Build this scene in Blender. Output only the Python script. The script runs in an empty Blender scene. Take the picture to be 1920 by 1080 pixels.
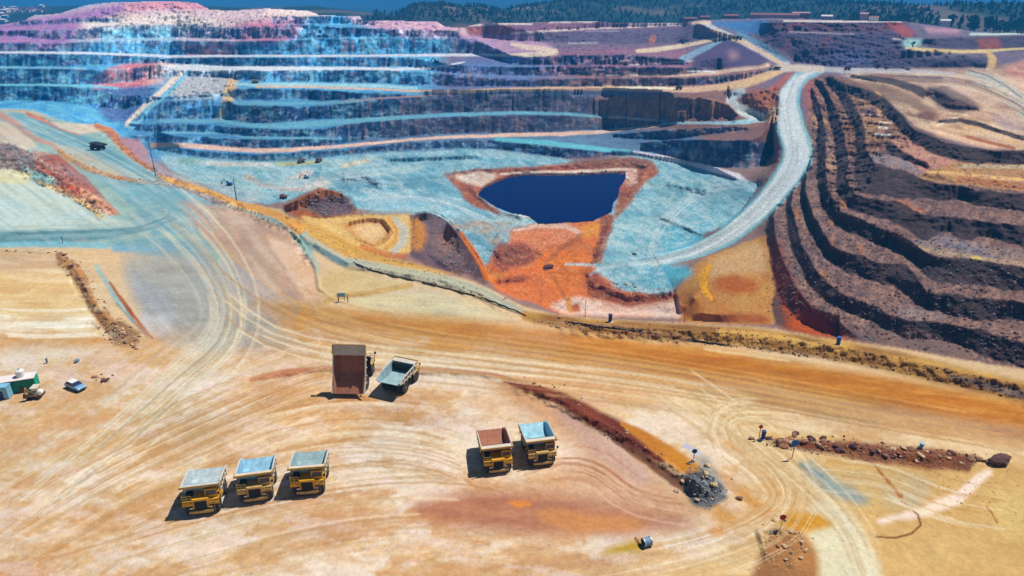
import bpy, bmesh, math, random
import numpy as np
random.seed(7)
rng = np.random.default_rng(11)
C = bpy.context.scene.collection
SC = bpy.context.scene

# ------------------------------------------------------------------ camera, sky, sun, exposure
H = 69.5                       # drone height above the parking ground (m)
PITCH = math.radians(23.6)
FOC = 1280.0                   # focal length in pixels of a 1920 px wide picture
SP, CP = math.sin(PITCH), math.cos(PITCH)
cam = bpy.data.cameras.new("camera")
cam.sensor_width = 36.0
cam.lens = 36.0 * FOC / 1920.0
cam.clip_start = 1.0
cam.clip_end = 40000.0
camo = bpy.data.objects.new("camera", cam)
C.objects.link(camo)
camo.location = (0, 0, H)
camo.rotation_euler = (math.radians(90) - PITCH, 0, 0)
SC.camera = camo

SUN_EL = math.radians(61.0)
SUN_AZ = math.radians(58.0)    # clockwise from +Y (view direction) towards +X
w = bpy.data.worlds.new("World")
SC.world = w
w.use_nodes = True
nt = w.node_tree
bg = nt.nodes["Background"]
sky = nt.nodes.new("ShaderNodeTexSky")
sky.sky_type = 'NISHITA'
sky.sun_disc = False
sky.sun_elevation = SUN_EL
sky.sun_rotation = SUN_AZ
sky.altitude = 400
sky.air_density = 1.0
sky.dust_density = 0.3
sky.ozone_density = 2.5
nt.links.new(sky.outputs[0], bg.inputs[0])
bg.inputs[1].default_value = 0.05
sun = bpy.data.lights.new("sun", 'SUN')
sun.energy = 5.0
sun.angle = math.radians(0.5)
sun.color = (1.0, 0.95, 0.87)
suno = bpy.data.objects.new("sun", sun)
C.objects.link(suno)
suno.rotation_euler = (math.radians(90) - SUN_EL, 0, -SUN_AZ + math.pi)
sd = (math.cos(SUN_EL) * math.sin(SUN_AZ), math.cos(SUN_EL) * math.cos(SUN_AZ), math.sin(SUN_EL))
from mathutils import Vector, Matrix, noise as mnoise
suno.rotation_euler = Vector(sd).to_track_quat('Z', 'Y').to_euler()
SC.view_settings.view_transform = 'Standard'
SC.view_settings.look = 'None'
SC.view_settings.exposure = 0.06
SC.view_settings.gamma = 1.0
SC.cycles.volume_bounces = 3

# ------------------------------------------------------------------ survey helpers
def ray(u, v):
    yc = (540.0 - v) / FOC
    return (u - 960.0) / FOC, CP + yc * SP, -SP + yc * CP
def at(u, v, z=0.0):
    dx, dy, dz = ray(u, v)
    t = (z - H) / dz
    return Vector((dx * t, dy * t, z))
def lin(c):
    c = np.asarray(c, float) / 255.0
    return np.where(c <= 0.04045, c / 12.92, ((c + 0.055) / 1.055) ** 2.4)
KL = np.array([1.34, 1.30, 1.30])           # what the sun and sky give on level ground
def alb(c):
    return np.clip(lin(c) / KL, 0.004, 0.82)

def hash3(ix, iy, iz, seed):
    h = (ix * 374761393 + iy * 668265263 + iz * 2147483647 + seed * 974711) & 0xFFFFFFFF
    h = ((h ^ (h >> 13)) * 1274126177) & 0xFFFFFFFF
    h = ((h ^ (h >> 16)) * 2246822519) & 0xFFFFFFFF
    return ((h ^ (h >> 15)) & 0xFFFF) / 65535.0
def vnoise(x, y, z=None, seed=0):
    x0 = np.floor(x).astype(np.int64); y0 = np.floor(y).astype(np.int64)
    fx = x - x0; fy = y - y0
    fx = fx * fx * (3 - 2 * fx); fy = fy * fy * (3 - 2 * fy)
    def lay(k):
        a = hash3(x0, y0, k, seed); b = hash3(x0 + 1, y0, k, seed)
        c = hash3(x0, y0 + 1, k, seed); d = hash3(x0 + 1, y0 + 1, k, seed)
        return (a + (b - a) * fx) * (1 - fy) + (c + (d - c) * fx) * fy
    if z is None:
        return lay(np.zeros_like(x0)) * 2 - 1
    z0 = np.floor(z).astype(np.int64); fz = z - z0; fz = fz * fz * (3 - 2 * fz)
    return (lay(z0) * (1 - fz) + lay(z0 + 1) * fz) * 2 - 1
def fbm(x, y, z=None, seed=0, oct=4, gain=0.5):
    s = 0; a = 1.0; n = 0
    for o in range(oct):
        f = 2.0 ** o
        s = s + a * vnoise(x * f + 17.3 * o, y * f - 9.1 * o, None if z is None else z * f, seed + o)
        n += a; a *= gain
    return s / n
def sstep(x, a, b):
    t = np.clip((x - a) / (b - a), 0, 1)
    return t * t * (3 - 2 * t)

# ------------------------------------------------------------------ terrain survey grid
DU = 1.95
ucol = np.arange(-420, 2424, DU)
vrow = np.concatenate([np.arange(1230, 760, -2.1), np.arange(760, 420, -1.8), np.arange(420, -14, -1.45)])
NU, NV = len(ucol), len(vrow)
U, V = np.meshgrid(ucol, vrow)               # rows run away from the camera
def rowf(v):                                 # pixel row -> fractional grid row
    return np.interp(-np.asarray(v, float), -vrow, np.arange(NV))
def colf(u):
    return (np.asarray(u, float) - ucol[0]) / DU

def polymask(pts, UU, VV):
    pts = np.asarray(pts, float)
    m = np.zeros(UU.shape, bool)
    x0, y0 = pts[-1]
    for x1, y1 in pts:
        if y0 != y1:
            c = ((y0 > VV) != (y1 > VV)) & (UU < (x1 - x0) * (VV - y0) / (y1 - y0) + x0)
            m ^= c
        x0, y0 = x1, y1
    return m
def bbox(pts, pad):
    p = np.asarray(pts, float)
    c0 = int(max(0, math.floor(colf(p[:, 0].min() - pad)))); c1 = int(min(NU, math.ceil(colf(p[:, 0].max() + pad)) + 1))
    r1 = int(min(NV, math.ceil(rowf(p[:, 1].min() - pad)) + 1)); r0 = int(max(0, math.floor(rowf(p[:, 1].max() + pad))))
    return slice(r0, max(r1, r0 + 1)), slice(c0, max(c1, c0 + 1))
def dens(pts, step=1.2):
    """resample a polyline (any number of columns) densely"""
    p = np.asarray(pts, float)
    out = []
    for a, b in zip(p[:-1], p[1:]):
        n = max(1, int(math.hypot(*(b - a)[:2]) / step))
        out.append(a + (b - a) * (np.arange(n) / n)[:, None])
    out.append(p[-1:])
    return np.concatenate(out)
def segdist(pts, UU, VV):
    """distance to a polyline, and the fraction along it"""
    p = np.asarray(pts, float)
    best = np.full(UU.shape, 1e9); fr = np.zeros(UU.shape)
    n = len(p) - 1
    for k, (a, b) in enumerate(zip(p[:-1], p[1:])):
        d = b - a
        L = max(1e-9, (d * d).sum())
        t = np.clip(((UU - a[0]) * d[0] + (VV - a[1]) * d[1]) / L, 0, 1)
        q = np.hypot(UU - a[0] - t * d[0], VV - a[1] - t * d[1])
        m = q < best
        best[m] = q[m]; fr[m] = (k + t[m]) / n
    return best, fr

def segdist2(pts, UU, VV):
    """distance, fraction along, and whether the point lies on the near (lower) side"""
    d, f = segdist(pts, UU, VV)
    p = np.asarray(pts, float); n = len(p) - 1
    vi = np.interp(f * n, np.arange(n + 1), p[:, 1]); ui = np.interp(f * n, np.arange(n + 1), p[:, 0])
    k = np.clip((f * n).astype(int), 0, n - 1); tx = p[k + 1, 0] - p[k, 0]; ty = p[k + 1, 1] - p[k, 1]
    sg = np.where(tx >= 0, 1, -1)
    return d, f, sg * (tx * (VV - vi) - ty * (UU - ui))
ZC = np.zeros((NV, NU)); ZM = np.zeros((NV, NU), bool)
def wob(p, amp, freq, seed):
    p = p.copy()
    n1 = fbm(p[:, 0] * freq, p[:, 1] * freq, seed=seed, oct=5, gain=0.72)
    n2 = fbm(p[:, 0] * freq + 50, p[:, 1] * freq, seed=seed + 5, oct=4, gain=0.6)
    p[:, 1] += amp * n1 * 1.3; p[:, 0] += amp * n2
    return p
def zline(pts, z=None, amp=0.0, freq=0.03, seed=1, clear=None):
    """a break line: points (u, v[, z]) whose height is fixed"""
    p = np.asarray(pts, float)
    if p.shape[1] == 2:
        p = np.column_stack([p, np.full(len(p), z)])
    d = dens(p, 0.9)
    if amp:
        w_ = wob(d, amp, freq, seed)
        if clear is not None:
            k = np.clip((d[:, 0] - clear(d[:, 1])) / 30, .08, 1)[:, None]
            w_ = d + (w_ - d) * k; w_[:, 0] = np.maximum(w_[:, 0], clear(w_[:, 1]) + 2)
        d = w_
    r = np.rint(rowf(d[:, 1])).astype(int); c = np.rint(colf(d[:, 0])).astype(int)
    ok = (r >= 0) & (r < NV) & (c >= 0) & (c < NU)
    ZC[r[ok], c[ok]] = d[ok, 2]; ZM[r[ok], c[ok]] = True
    return d[:, :2]
def zfill(pts, z):
    s = bbox(pts, 2)
    m = polymask(pts, U[s], V[s])
    if not np.isscalar(z): z = z[s][m]
    ZC[s][m] = z; ZM[s][m] = True

FACES = []                                   # (polygon, tag) of the steep faces
def strip(pts, zt, zc, amp=2.0, freq=0.03, seed=1, tag='wall'):
    """a bench face: points (u, v crest, v toe)"""
    p = np.asarray(pts, float)
    zt = np.broadcast_to(np.asarray(zt, float), (len(p),)); zc = np.broadcast_to(np.asarray(zc, float), (len(p),))
    a = np.column_stack([p[:, 0], p[:, 2], zt]); b = np.column_stack([p[:, 0], p[:, 1], zc])
    da = zline(a, amp=amp, freq=freq, seed=seed)
    db = zline(b, amp=amp * 0.8, freq=freq, seed=seed + 40)
    FACES.append((np.concatenate([db[::3] + (0, -.5), (da[::3] + (0, .5))[::-1]]), tag))
def road_edge(v):
    o = np.argsort(RR[:, 1]); return np.where(v > 470, 0, np.interp(v, RR[o, 1], RR[o, 0]))
def road_z(v): return np.interp(v, [132, 145, 165, 190, 220, 250, 280, 305, 338, 376], [-15.5, -18, -23, -29, -34, -39, -44, -49, -56, -64])
def band(crest, toe, zt, zc, amp=2.0, freq=0.03, seed=1, tag='bench'):
    """a bench face given by separate crest and toe polylines; the benches run out against the haul road"""
    def prep(l, z, up):
        p = dens(l, 4.0)
        k = np.clip((p[:, 0] - 1500) / 60, 0, 1) * np.clip((p[:, 1] - 200) / 80, 0, 1)
        w_ = wob(p, 6.5, .016, 900 + seed)
        p = p + (w_ - p) * k[:, None]
        zz = np.where(p[:, 0] < 1700, np.maximum(z, road_z(p[:, 1]) + (1.2 if up else -2.2)), z)
        return np.column_stack([p, zz])
    db = zline(prep(crest, zc, True), None, amp * 0.8, freq, seed + 40, road_edge); da = zline(prep(toe, zt, False), None, amp, freq, seed, road_edge)
    FACES.append((np.concatenate([db[::3], da[::3][::-1]]), tag))

# edge of the near plateau against the pit
BC = [(-440,194),(0,205),(60,207),(100,222),(130,232),(165,236),(185,231),(215,246),(240,278),(262,303),(300,318),(345,335),(380,352),(420,370),(440,377),(480,389),(525,394),(548,420),(575,440),(600,458),(650,482),(690,490),(760,501),(830,514),(880,526),(930,549),(980,574),(1040,590),(1100,596),(1200,603),(1290,606),(1380,611),(1450,617),(1520,630),(1580,640),(1640,646),(1700,656),(1780,670),(1850,682),(1920,692),(2460,776)]
FG = BC + [(2460,1300),(-440,1300),(-440,194)]
zfg = -24 * sstep(450 - V, 0, 300) * sstep(620 - U, 0, 160)
def ridge(pts, h, wd, seed=3):
    """a bank of loose rock at its angle of repose; the line is its crest, wd how wide its near side shows"""
    s = bbox(pts, wd * 2.5)
    d, f, sv = segdist2(pts, U[s], V[s])
    n = fbm(U[s] * .07, V[s] * .10, seed=seed, oct=4)
    t = -H / ray(960, V[s])[2]
    hh = np.minimum(wd / (1.75 * FOC / np.maximum(t, 60)), h * 1.3)
    ws = np.where(sv > 0, wd, wd * .12 + 1.2) * (1 + .3 * n)
    k = np.clip(1 - d / ws, 0, 1)
    k = k * np.minimum(1, np.minimum(f, 1 - f) * 9 + .05)
    zfg[s] = np.maximum(zfg[s], zfg[s] + hh * k * (.9 + .35 * n))
ridge([(548,424),(575,446),(650,490),(690,500),(760,512),(830,525),(900,548),(975,590)], 2.6, 15)
ridge([(1000,600),(1100,608),(1200,615),(1300,620),(1400,625),(1500,640),(1600,655),(1700,675),(1800,698),(1920,722),(2460,840)], 3.0, 27)
ridge([(945,712),(1000,728),(1060,752),(1100,775),(1200,832),(1260,872),(1300,900),(1345,935)], 2.3, 21)
ridge([(1300,895),(1330,925)], 1.2, 30)
ridge([(1425,818),(1490,828),(1560,832),(1640,842),(1720,852),(1800,858)], 1.3, 15)
ridge([(70,300),(120,325),(165,360),(215,398)], 4.5, 28)
ridge([(0,285),(60,310),(100,335)], 3, 24)
ridge([(110,478),(140,500),(180,570),(235,635)], 2.6, 17)
ridge([(215,560),(285,635)], 1.1, 6)
ridge([(98,272),(130,295),(165,315),(215,332),(290,345)], 1.3, 7)
ridge([(120,222),(160,240),(200,255)], 1.5, 7)
ridge([(300,332),(360,352),(440,385),(520,410),(560,445),(592,500),(600,540),(640,570)], 1.4, 7)
ridge([(640,552),(700,545),(770,528)], 1.5, 10)
ridge([(470,712),(520,700),(600,690),(700,692),(900,700),(950,712)], .7, 9)
ridge([(0,468),(60,470),(110,476)], 1.0, 5)
ridge([(130,712),(215,712)], .7, 6)
ridge([(1415,1000),(1460,988),(1510,1000)], .75, 80, 9)
ridge([(1285,888),(1325,884),(1360,915)], 1.0, 42, 11)
zfill(FG, zfg)
# what lies just behind that edge, far below
zdrop = [(-440,-42),(120,-42),(200,-60),(260,-72),(330,-85),(500,-85),(530,-28),(560,-24),(760,-25),(830,-40),(880,-52),(930,-80),(1240,-85),(1300,-78),(1440,-66),(1500,-62),(1600,-58),(1920,-56),(2460,-56)]
du_, dz_ = zip(*zdrop)
zline([(u, v - 5, np.interp(u, du_, dz_)) for u, v in dens(BC, 12)])

# pit floor
FLOOR = [(300,292),(340,294),(400,301),(470,305),(530,306),(600,300),(690,288),(850,281),(920,281),(1000,292),(1060,299),(1115,300),(1155,291),(1200,292),(1290,310),(1380,338),(1425,345),(1390,395),(1340,430),(1290,458),(1225,480),(1262,538),(1275,588),(1050,580),(935,542),(905,500),(880,462),(850,426),(800,396),(672,392),(664,372),(600,350),(540,376),(500,384),(440,368),(380,344),(320,318)]
zfl = np.full((NV, NU), -85.0)
zfl += 19 * sstep(U, 1290, 1440) * (1 - sstep(V, 330, 440))
zfl += .8 * fbm(U * .02, V * .05, seed=21, oct=3)
def fridge(pts, h, wd, seed=3):
    s = bbox(pts, wd * 2.5)
    d, f = segdist(pts, U[s], V[s]); n = fbm(U[s] * .08, V[s] * .12, seed=seed, oct=3)
    k = np.clip(1 - d / (wd * (1 + .4 * n)), 0, 1)
    zfl[s] += h * k * (1 + .3 * n) * np.minimum(1, np.minimum(f, 1 - f) * 14 + .1)
fridge([(640,335),(690,330),(715,345)], 3, 10)
fridge([(730,298),(800,296),(900,292)], 5, 6)
fridge([(850,345),(860,318),(960,316),(1060,310),(1180,302),(1215,312),(1200,345),(1160,390)], 3.0, 9)
fridge([(880,350),(930,395),(985,408)], 2, 8)
fridge([(1150,410),(1130,450),(1120,490),(1100,520)], 3, 11)
fridge([(930,440),(960,462),(930,480)], 3, 22)
fridge([(935,525),(985,523)], 2, 7)
fridge([(1100,525),(1180,555),(1270,545)], 3, 12)
fridge([(1230,400),(1320,440),(1360,430)], 2, 8)
fridge([(1250,345),(1330,355)], 3, 12)
POND = [(896,366),(908,354),(930,343),(955,333),(985,329),(1040,330),(1100,328),(1150,326),(1172,327),(1170,338),(1160,352),(1158,368),(1148,380),(1146,396),(1130,404),(1112,413),(1070,416),(1010,418),(1001,410),(990,404),(960,400),(930,388),(912,376)]
zfill(FLOOR, zfl)
s_ = bbox(POND, 12)
pm = polymask(POND, U[s_], V[s_])
ZC[s_][pm] = -88.0

# mounds between the plateau and the floor
MO1 = [(536,384),(560,374),(580,364),(600,355),(622,357),(645,364),(660,372),(668,390)]
zline([(u, v, -19 - (v - 355) * .15) for u, v in MO1], amp=1.2, seed=31)
zline([(u, v - 3.5) for u, v in MO1], -80)
zline([(536,412),(600,411),(665,404)], -27)
PADR = [(608,411),(660,408),(715,404),(742,410),(768,404),(775,420),(772,470),(735,474),(690,466),(650,452),(628,430)]
zfill(PADR, -27.0)
zline([(600,408),(660,404),(715,400),(768,401),(775,404)], -26.3)
zline([(675,398),(715,396),(768,397)], -78)
zfill([(650,424),(690,416),(716,418),(730,436),(716,452),(700,456),(672,442)], -29.0)
zline([(640,420),(690,411),(722,412),(738,436),(720,456),(704,461),(664,446)], -26.3)
MO2 = [(775,416),(785,404),(803,399),(822,405),(840,418),(856,436),(876,462),(894,488),(905,510),(912,528)]
zline([(u, v, z) for (u, v), z in zip(MO2, [-26,-24,-23.5,-24,-27,-32,-40,-50,-58,-66])], amp=1.2, seed=33)
zline([(u + 5, v - 4) for u, v in MO2], -84)
zline([(776,440,-27),(785,468,-30),(820,492,-37),(860,512,-46)], amp=3)
# ochre bank in front of the pad
zline([(560,415),(600,428),(660,458),(720,482),(770,496)], -24.5)

# far wall, bottom to top: every bench starts at the height the one below it ended
ZL_U = np.arange(-450, 1500, 10.0)
ZL = np.where(ZL_U < 290, np.interp(ZL_U, [150, 290], [-42.0, -78.0]), np.interp(ZL_U, [1150, 1290, 1380, 1440], [-85.0, -80.0, -71.0, -65.0]))
def lift(us, zs):
    global ZL
    ZL = np.where(ZL_U >= us[0], np.maximum(ZL, np.interp(ZL_U, us, zs)), ZL)
def rise(pts, s=1.15, amp=1.3, seed=1):
    global ZL
    p = np.asarray(pts, float)
    zt = np.interp(p[:, 0], ZL_U, ZL)
    _, g0, d0 = ray(p[:, 0], p[:, 2]); _, g1, d1 = ray(p[:, 0], p[:, 1])
    t0 = (zt - H) / d0
    t1 = (H - zt + s * t0 * g0) / (s * g1 - d1)
    zc = H + t1 * d1
    strip(pts, zt, zc, amp, seed=seed)
    inside = (ZL_U >= p[0, 0]) & (ZL_U <= p[-1, 0])
    ZL = np.where(inside, np.interp(ZL_U, p[:, 0], zc), ZL)
rise([(290,280,281),(340,280,290),(400,285,298),(470,290,302),(530,288,302),(600,284,297),(690,276,285),(760,269,281),(840,263,278),(920,263,278),(1000,270,289),(1060,277,296),(1115,283,297),(1150,286,289)], seed=50)
zline([(1150,286,-79),(1200,288,-82),(1290,306,-79.5),(1380,334,-71)])
rise([(1200,268,282),(1290,262,300),(1330,264,312),(1400,264,316),(1436,268,308),(1448,276,284)], seed=56)
lift([1340, 1400, 1440, 1470], [-68, -56, -47, -44])
zline([(1440,262,-46),(1452,240,-40),(1455,215,-36)])
rise([(1150,252,258),(1250,244,262),(1330,240,252),(1400,238,244)], seed=55)
rise([(250,254,265),(380,258,270),(450,262,279),(520,262,278),(600,260,275),(680,256,262)], seed=52)
rise([(245,232,246),(300,233,247),(400,234,247),(445,240,256),(520,243,258),(600,243,256),(660,232,257),(740,224,258),(840,220,250),(960,216,249),(1060,217,246),(1140,222,242),(1220,226,234),(1260,228,230)], seed=54)
lift([1240, 1330, 1385, 1440], [-54, -48, -42, -36])
rise([(245,226,227),(310,190,222),(380,186,222),(425,188,222),(436,192,228),(442,200,230),(470,198,232),(540,200,233),(580,201,222),(640,195,224),(700,188,220),(760,183,216),(840,179,212),(960,176,208),(1060,178,212),(1130,180,218),(1250,182,222),(1330,186,224),(1365,196,222),(1385,214,222)], seed=58)
zline([(1365,176,-34),(1366,192,-38),(1378,206,-41),(1410,216,-43),(1428,224,-45)])
rise([(-440,162,190),(0,160,188),(60,160,188),(130,162,192),(180,168,200),(230,180,205),(300,183,187),(430,174,180),(442,167,186),(500,166,187),(580,168,187),(640,171,187),(680,175,185),(760,178,180)], seed=60)
zline([(1400,176,-26),(1440,170,-22),(1462,182,-24),(1460,205,-30),(1420,200,-34)])
lift([1240, 1350, 1400, 1445], [-40, -30, -24, -18])
rise([(-440,128,158),(0,128,157),(130,129,158),(160,131,158),(200,131,157),(250,128,152),(300,120,146),(330,132,142),(400,134,144),(460,131,150),(500,132,152),(600,131,153),(700,131,155),(760,133,158),(860,140,162),(960,150,162),(1060,148,163),(1200,146,162),(1280,147,161),(1340,143,157),(1400,137,148),(1445,128,132)], seed=62)
rise([(-440,101,126),(0,101,125),(130,101,124),(230,103,120),(320,108,118),(420,107,124),(520,108,124),(640,107,125),(760,107,125),(860,122,139),(960,125,142),(1060,125,141),(1160,125,143),(1280,127,141),(1350,125,130)], seed=64)
rise([(-440,80,98),(0,80,97),(100,82,97),(200,77,99),(320,76,103),(440,78,103),(520,76,103),(640,73,103),(760,72,101),(860,72,100),(890,74,101),(960,103,121),(1060,104,122),(1180,103,122),(1280,112,122)], s=.85, seed=66)
ZTOP = ZL.copy()
rise([(-440,64,78),(0,57,66),(120,58,75),(200,48,72),(330,47,70),(440,52,74),(500,50,72),(560,46,72),(640,51,70),(760,55,69),(860,58,70)], s=.6, amp=1.0, seed=68)
rise([(30,41,48),(150,34,42),(220,34,41)], s=.5, amp=.7, seed=69)
rise([(510,32,45),(640,30,45),(700,41,47)], s=.5, amp=.7, seed=70)
print('levels', [(int(u), round(float(np.interp(u, ZL_U, ZL)), 1)) for u in (0, 150, 260, 320, 500, 700, 850, 950, 1100, 1270, 1340, 1400, 1440)])
# skyline of the worked ground: (u, v, depth)
SKY = [(-440,66,1180),(0,46,1220),(45,38,1240),(60,29,1270),(110,25,1300),(160,9,1360),(200,4,1380),(320,1,1400),(370,5,1380),(395,18,1320),(440,19,1310),(500,15,1310),(580,20,1290),(600,28,1240),(660,29,1220),(676,30,1210),(680,39,1140),(730,38,1140),(820,40,1140),(836,50,1130),(868,51,1130),(900,43,1170),(960,43,1180),(1060,39,1200),(1125,40,1210),(1160,43,1220),(1280,42,1230),(1310,37,1240),(1440,33,1250),(1500,34,1250),(1600,38,1240),(1700,40,1230),(1760,48,1200),(1840,60,1150),(1920,62,1140),(2460,60,1140)]
skz = [(u, v, H + t * ray(u, v)[2]) for u, v, t in SKY]
zline(skz, amp=.6, freq=.05, seed=71)
# spoil heaps, upper middle and right
zline([(905,70),(960,76),(1060,81),(1180,83),(1280,82)], -8)
zline([(900,56),(980,60),(1040,57),(1130,53),(1280,47)], 7)
zline([(1310,44,24),(1340,56,17),(1390,76,5),(1430,96,-5),(1475,119,-14)])
zline([(1290,92,-6),(1340,80,0),(1380,73,5)])
zline([(1290,118,-14),(1350,108,-9),(1400,108,-9),(1450,121,-14)])
zline([(1450,132,-17),(1480,126,-15),(1540,128,-15),(1600,132,-15),(1640,134,-14),(1700,132,-14),(1780,136,-13.5),(1850,138,-13.5),(1920,150,-13.5),(2460,150,-13.5)])
zline([(1490,116),(1540,122),(1600,127),(1660,130)], -14)
zline([(1440,76,7),(1475,64,15.5),(1520,62,17),(1600,64,17),(1690,68,15)])
zline([(1460,60),(1490,58),(1600,60),(1690,64)], 17.5)
zline([(1430,43),(1500,42),(1560,42),(1640,42),(1690,42)], 28)
zline([(1700,128,-12),(1780,127,-12),(1845,127,-12)])
zline([(1690,110,-4),(1760,104,0),(1830,101,1.5),(1850,103,0)])
zline([(1700,96),(1780,96),(1860,93),(1920,91),(2460,91)], 4)
zline([(1735,74),(1800,70),(1860,68),(1920,68),(2460,68)], 16)
zline([(1730,55),(1800,60)], 20)
zline([(1872,112,-4),(1920,102,1),(2460,100,1)])
# main haul road down the right side (left and right edges share heights)
RDC = [(1215,494,-84.5),(1260,483,-84),(1310,470,-82),(1360,446,-77),(1402,412,-71),(1440,376,-64),(1472,338,-56),(1492,305,-49),(1496,280,-44),(1486,250,-39),(1478,220,-34),(1474,190,-29),(1480,165,-23),(1500,145,-18),(1530,132,-15.5)]
RDW = [8,9,12,15,18,20,22,22,22,21,19,17,15,13,8]
rp = np.array(RDC); tang = np.gradient(rp[:, :2], axis=0); tang /= np.hypot(tang[:, 0], tang[:, 1])[:, None]
nrm = np.column_stack([-tang[:, 1], tang[:, 0]])
wv = np.array(RDW, float)[:, None]
# a road level across: its two edges in plan, not in the picture
RL, RR = rp.copy(), rp.copy()
for i in range(len(rp)):
    a = at(*rp[i]); b = at(rp[max(0, i - 1)][0], rp[max(0, i - 1)][1], rp[max(0, i - 1)][2]); c = at(*rp[min(len(rp) - 1, i + 1)])
    d = (c - b); d.z = 0; d.normalize(); n = Vector((-d.y, d.x, 0))
    half = [6,6,6.5,7,8,8.5,9,9.5,10,10.5,10.5,10,9.5,9,8][i]
    for arr, sg in ((RL, 1), (RR, -1)):
        q = a + n * half * sg
        rel = q - Vector((0, 0, H)); zc_ = rel.y * CP - rel.z * SP; yc_ = rel.y * SP + rel.z * CP
        arr[i, :2] = (960 + FOC * rel.x / zc_, 540 - FOC * yc_ / zc_)
ROADP = np.concatenate([RL[:, :2], RR[::-1, :2]])
zline(RL); zline(RR); zline(rp)
zline([(p[0] - 9, p[1], p[2] - 1.5) for p in RL[6:-2]])
# upper pale road and the switchback that drops from it
zline([(800,170,-37),(960,168,-35),(1150,166,-32),(1280,168,-29),(1350,162,-26),(1400,152,-22),(1450,136,-17)])
zline([(1350,172,-29),(1375,178,-32),(1366,192,-36),(1378,206,-40),(1410,216,-43),(1428,224,-45)])
zline([(1400,176,-26),(1440,170,-22),(1462,182,-24),(1460,205,-30),(1420,200,-34)])
# dark benches on the right
band([(1560,146),(1590,158),(1640,172),(1670,190),(1690,214),(1708,238),(1760,258),(1800,274),(1850,281),(1920,282),(2460,284)],
     [(1545,160),(1585,172),(1625,188),(1650,208),(1672,230),(1690,250),(1712,270),(1740,282),(1780,298),(1830,307),(1920,308),(2460,312)], -25.0, -19.0, 5.0, seed=80)
band([(1663,262),(1690,283),(1720,299),(1742,311)], [(1661,291),(1690,298),(1716,307),(1740,316)], -28, -25.2, 1.0, seed=81)
zline([(1735,325),(1800,334),(1860,338),(1920,342),(2460,348)], -23.5, .8)
zline([(1745,318),(1800,305),(1860,311),(1920,314)], -23.5, .8)
zline([(1720,332),(1780,342),(1850,349),(1920,356)], -25.3)
band([(1562,142),(1590,176),(1612,215),(1622,255),(1625,290),(1642,304),(1690,318),(1725,334),(1760,344),(1800,349),(1860,358),(1920,364),(2460,380)],
     [(1548,150),(1572,182),(1590,218),(1602,258),(1606,294),(1600,332),(1612,362),(1650,368),(1690,369),(1722,374),(1760,374),(1800,380),(1850,391),(1920,399),(2460,420)], -31.5, -25.5, 6.5, seed=82)
band([(1542,150),(1560,182),(1575,218),(1582,255),(1586,290),(1585,335),(1604,368),(1640,373),(1680,378),(1702,386),(1722,400),(1750,404),(1800,409),(1860,414),(1920,422),(2460,446)],
     [(1530,158),(1545,190),(1556,224),(1561,262),(1564,300),(1566,350),(1592,392),(1640,404),(1665,414),(1690,427),(1716,444),(1745,447),(1775,437),(1820,446),(1850,442),(1920,464),(2460,494)], -37.5, -31.5, 7.0, seed=84)
band([(1527,165),(1540,200),(1547,238),(1550,275),(1549,318),(1555,360),(1575,400),(1605,408),(1640,424),(1680,442),(1710,457),(1738,472),(1770,479),(1830,489),(1900,499),(1920,501),(2460,536)],
     [(1519,172),(1527,206),(1532,244),(1533,284),(1531,330),(1536,380),(1566,425),(1600,442),(1640,458),(1680,470),(1710,486),(1738,511),(1760,526),(1800,534),(1850,537),(1880,546),(1920,548),(2460,590)], -44.5, -37.5, 7.5, seed=86)
band([(1510,300),(1512,350),(1524,395),(1540,430),(1566,466),(1600,475),(1650,488),(1695,492),(1718,515),(1742,548),(1790,551),(1850,561),(1920,569),(2460,610)],
     [(1504,315),(1504,362),(1514,410),(1528,448),(1556,486),(1592,512),(1640,530),(1680,534),(1712,552),(1742,572),(1780,587),(1830,597),(1880,605),(1920,603),(2460,650)], -51.2, -44.5, 7.5, seed=88)
band([(1488,345),(1484,385),(1492,425),(1508,465),(1530,505),(1562,536),(1600,560),(1650,586),(1700,605),(1760,601),(1800,612),(1850,622),(1920,640),(2460,690)],
     [(1478,355),(1472,392),(1476,432),(1488,475),(1510,525),(1545,562),(1590,588),(1640,612),(1690,630),(1740,634),(1790,644),(1840,668),(1920,688),(2460,735)], -57.0, -51.2, 7.5, seed=90)
band([(1462,372),(1450,405),(1454,440),(1468,485),(1490,535),(1525,580),(1565,606),(1610,630)],
     [(1450,385),(1436,420),(1438,460),(1446,510),(1462,560),(1495,600),(1540,625),(1570,634)], -65, -57, 3.5, seed=92)
# orange pad
zline([(1275,578,-80),(1262,545,-84)]); zline([(1280,520,-80),(1320,492,-76),(1380,468,-71),(1425,450,-68)])
zline([(1300,560,-73),(1330,520,-71),(1400,500,-68),(1430,520,-67),(1440,580,-66),(1380,590,-69),(1310,590,-73)])
# right-hand plateau
zline([(1610,142,-15),(1680,165,-16),(1745,200,-17),(1790,207,-17),(1850,228,-17.5),(1920,262,-18.5),(2460,270,-18.5)])
band([(1690,150),(1740,160),(1760,185),(1785,200),(1830,205)], [(1695,142),(1740,143),(1790,144)], -14.5, -14.2, .5, seed=93, tag='none')
zline([(1740,172,-11),(1770,176,-10),(1790,188,-11)]); zline([(1735,182,-16),(1775,204,-17),(1835,207,-17)])
zline([(1760,145,-14),(1820,150,-14),(1920,180,-14.5),(2460,200,-15)])

band([(1596,139),(1640,142),(1690,150),(1722,160),(1745,172)], [(1592,146),(1630,152),(1680,162),(1706,172),(1730,184)], -17.6, -14.6, 2.0, seed=94)
band([(1760,226),(1800,220),(1850,232),(1900,250),(1960,268)], [(1752,232),(1800,229),(1846,241),(1896,259),(1956,277)], -19.5, -17.4, 2.0, seed=96)
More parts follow.
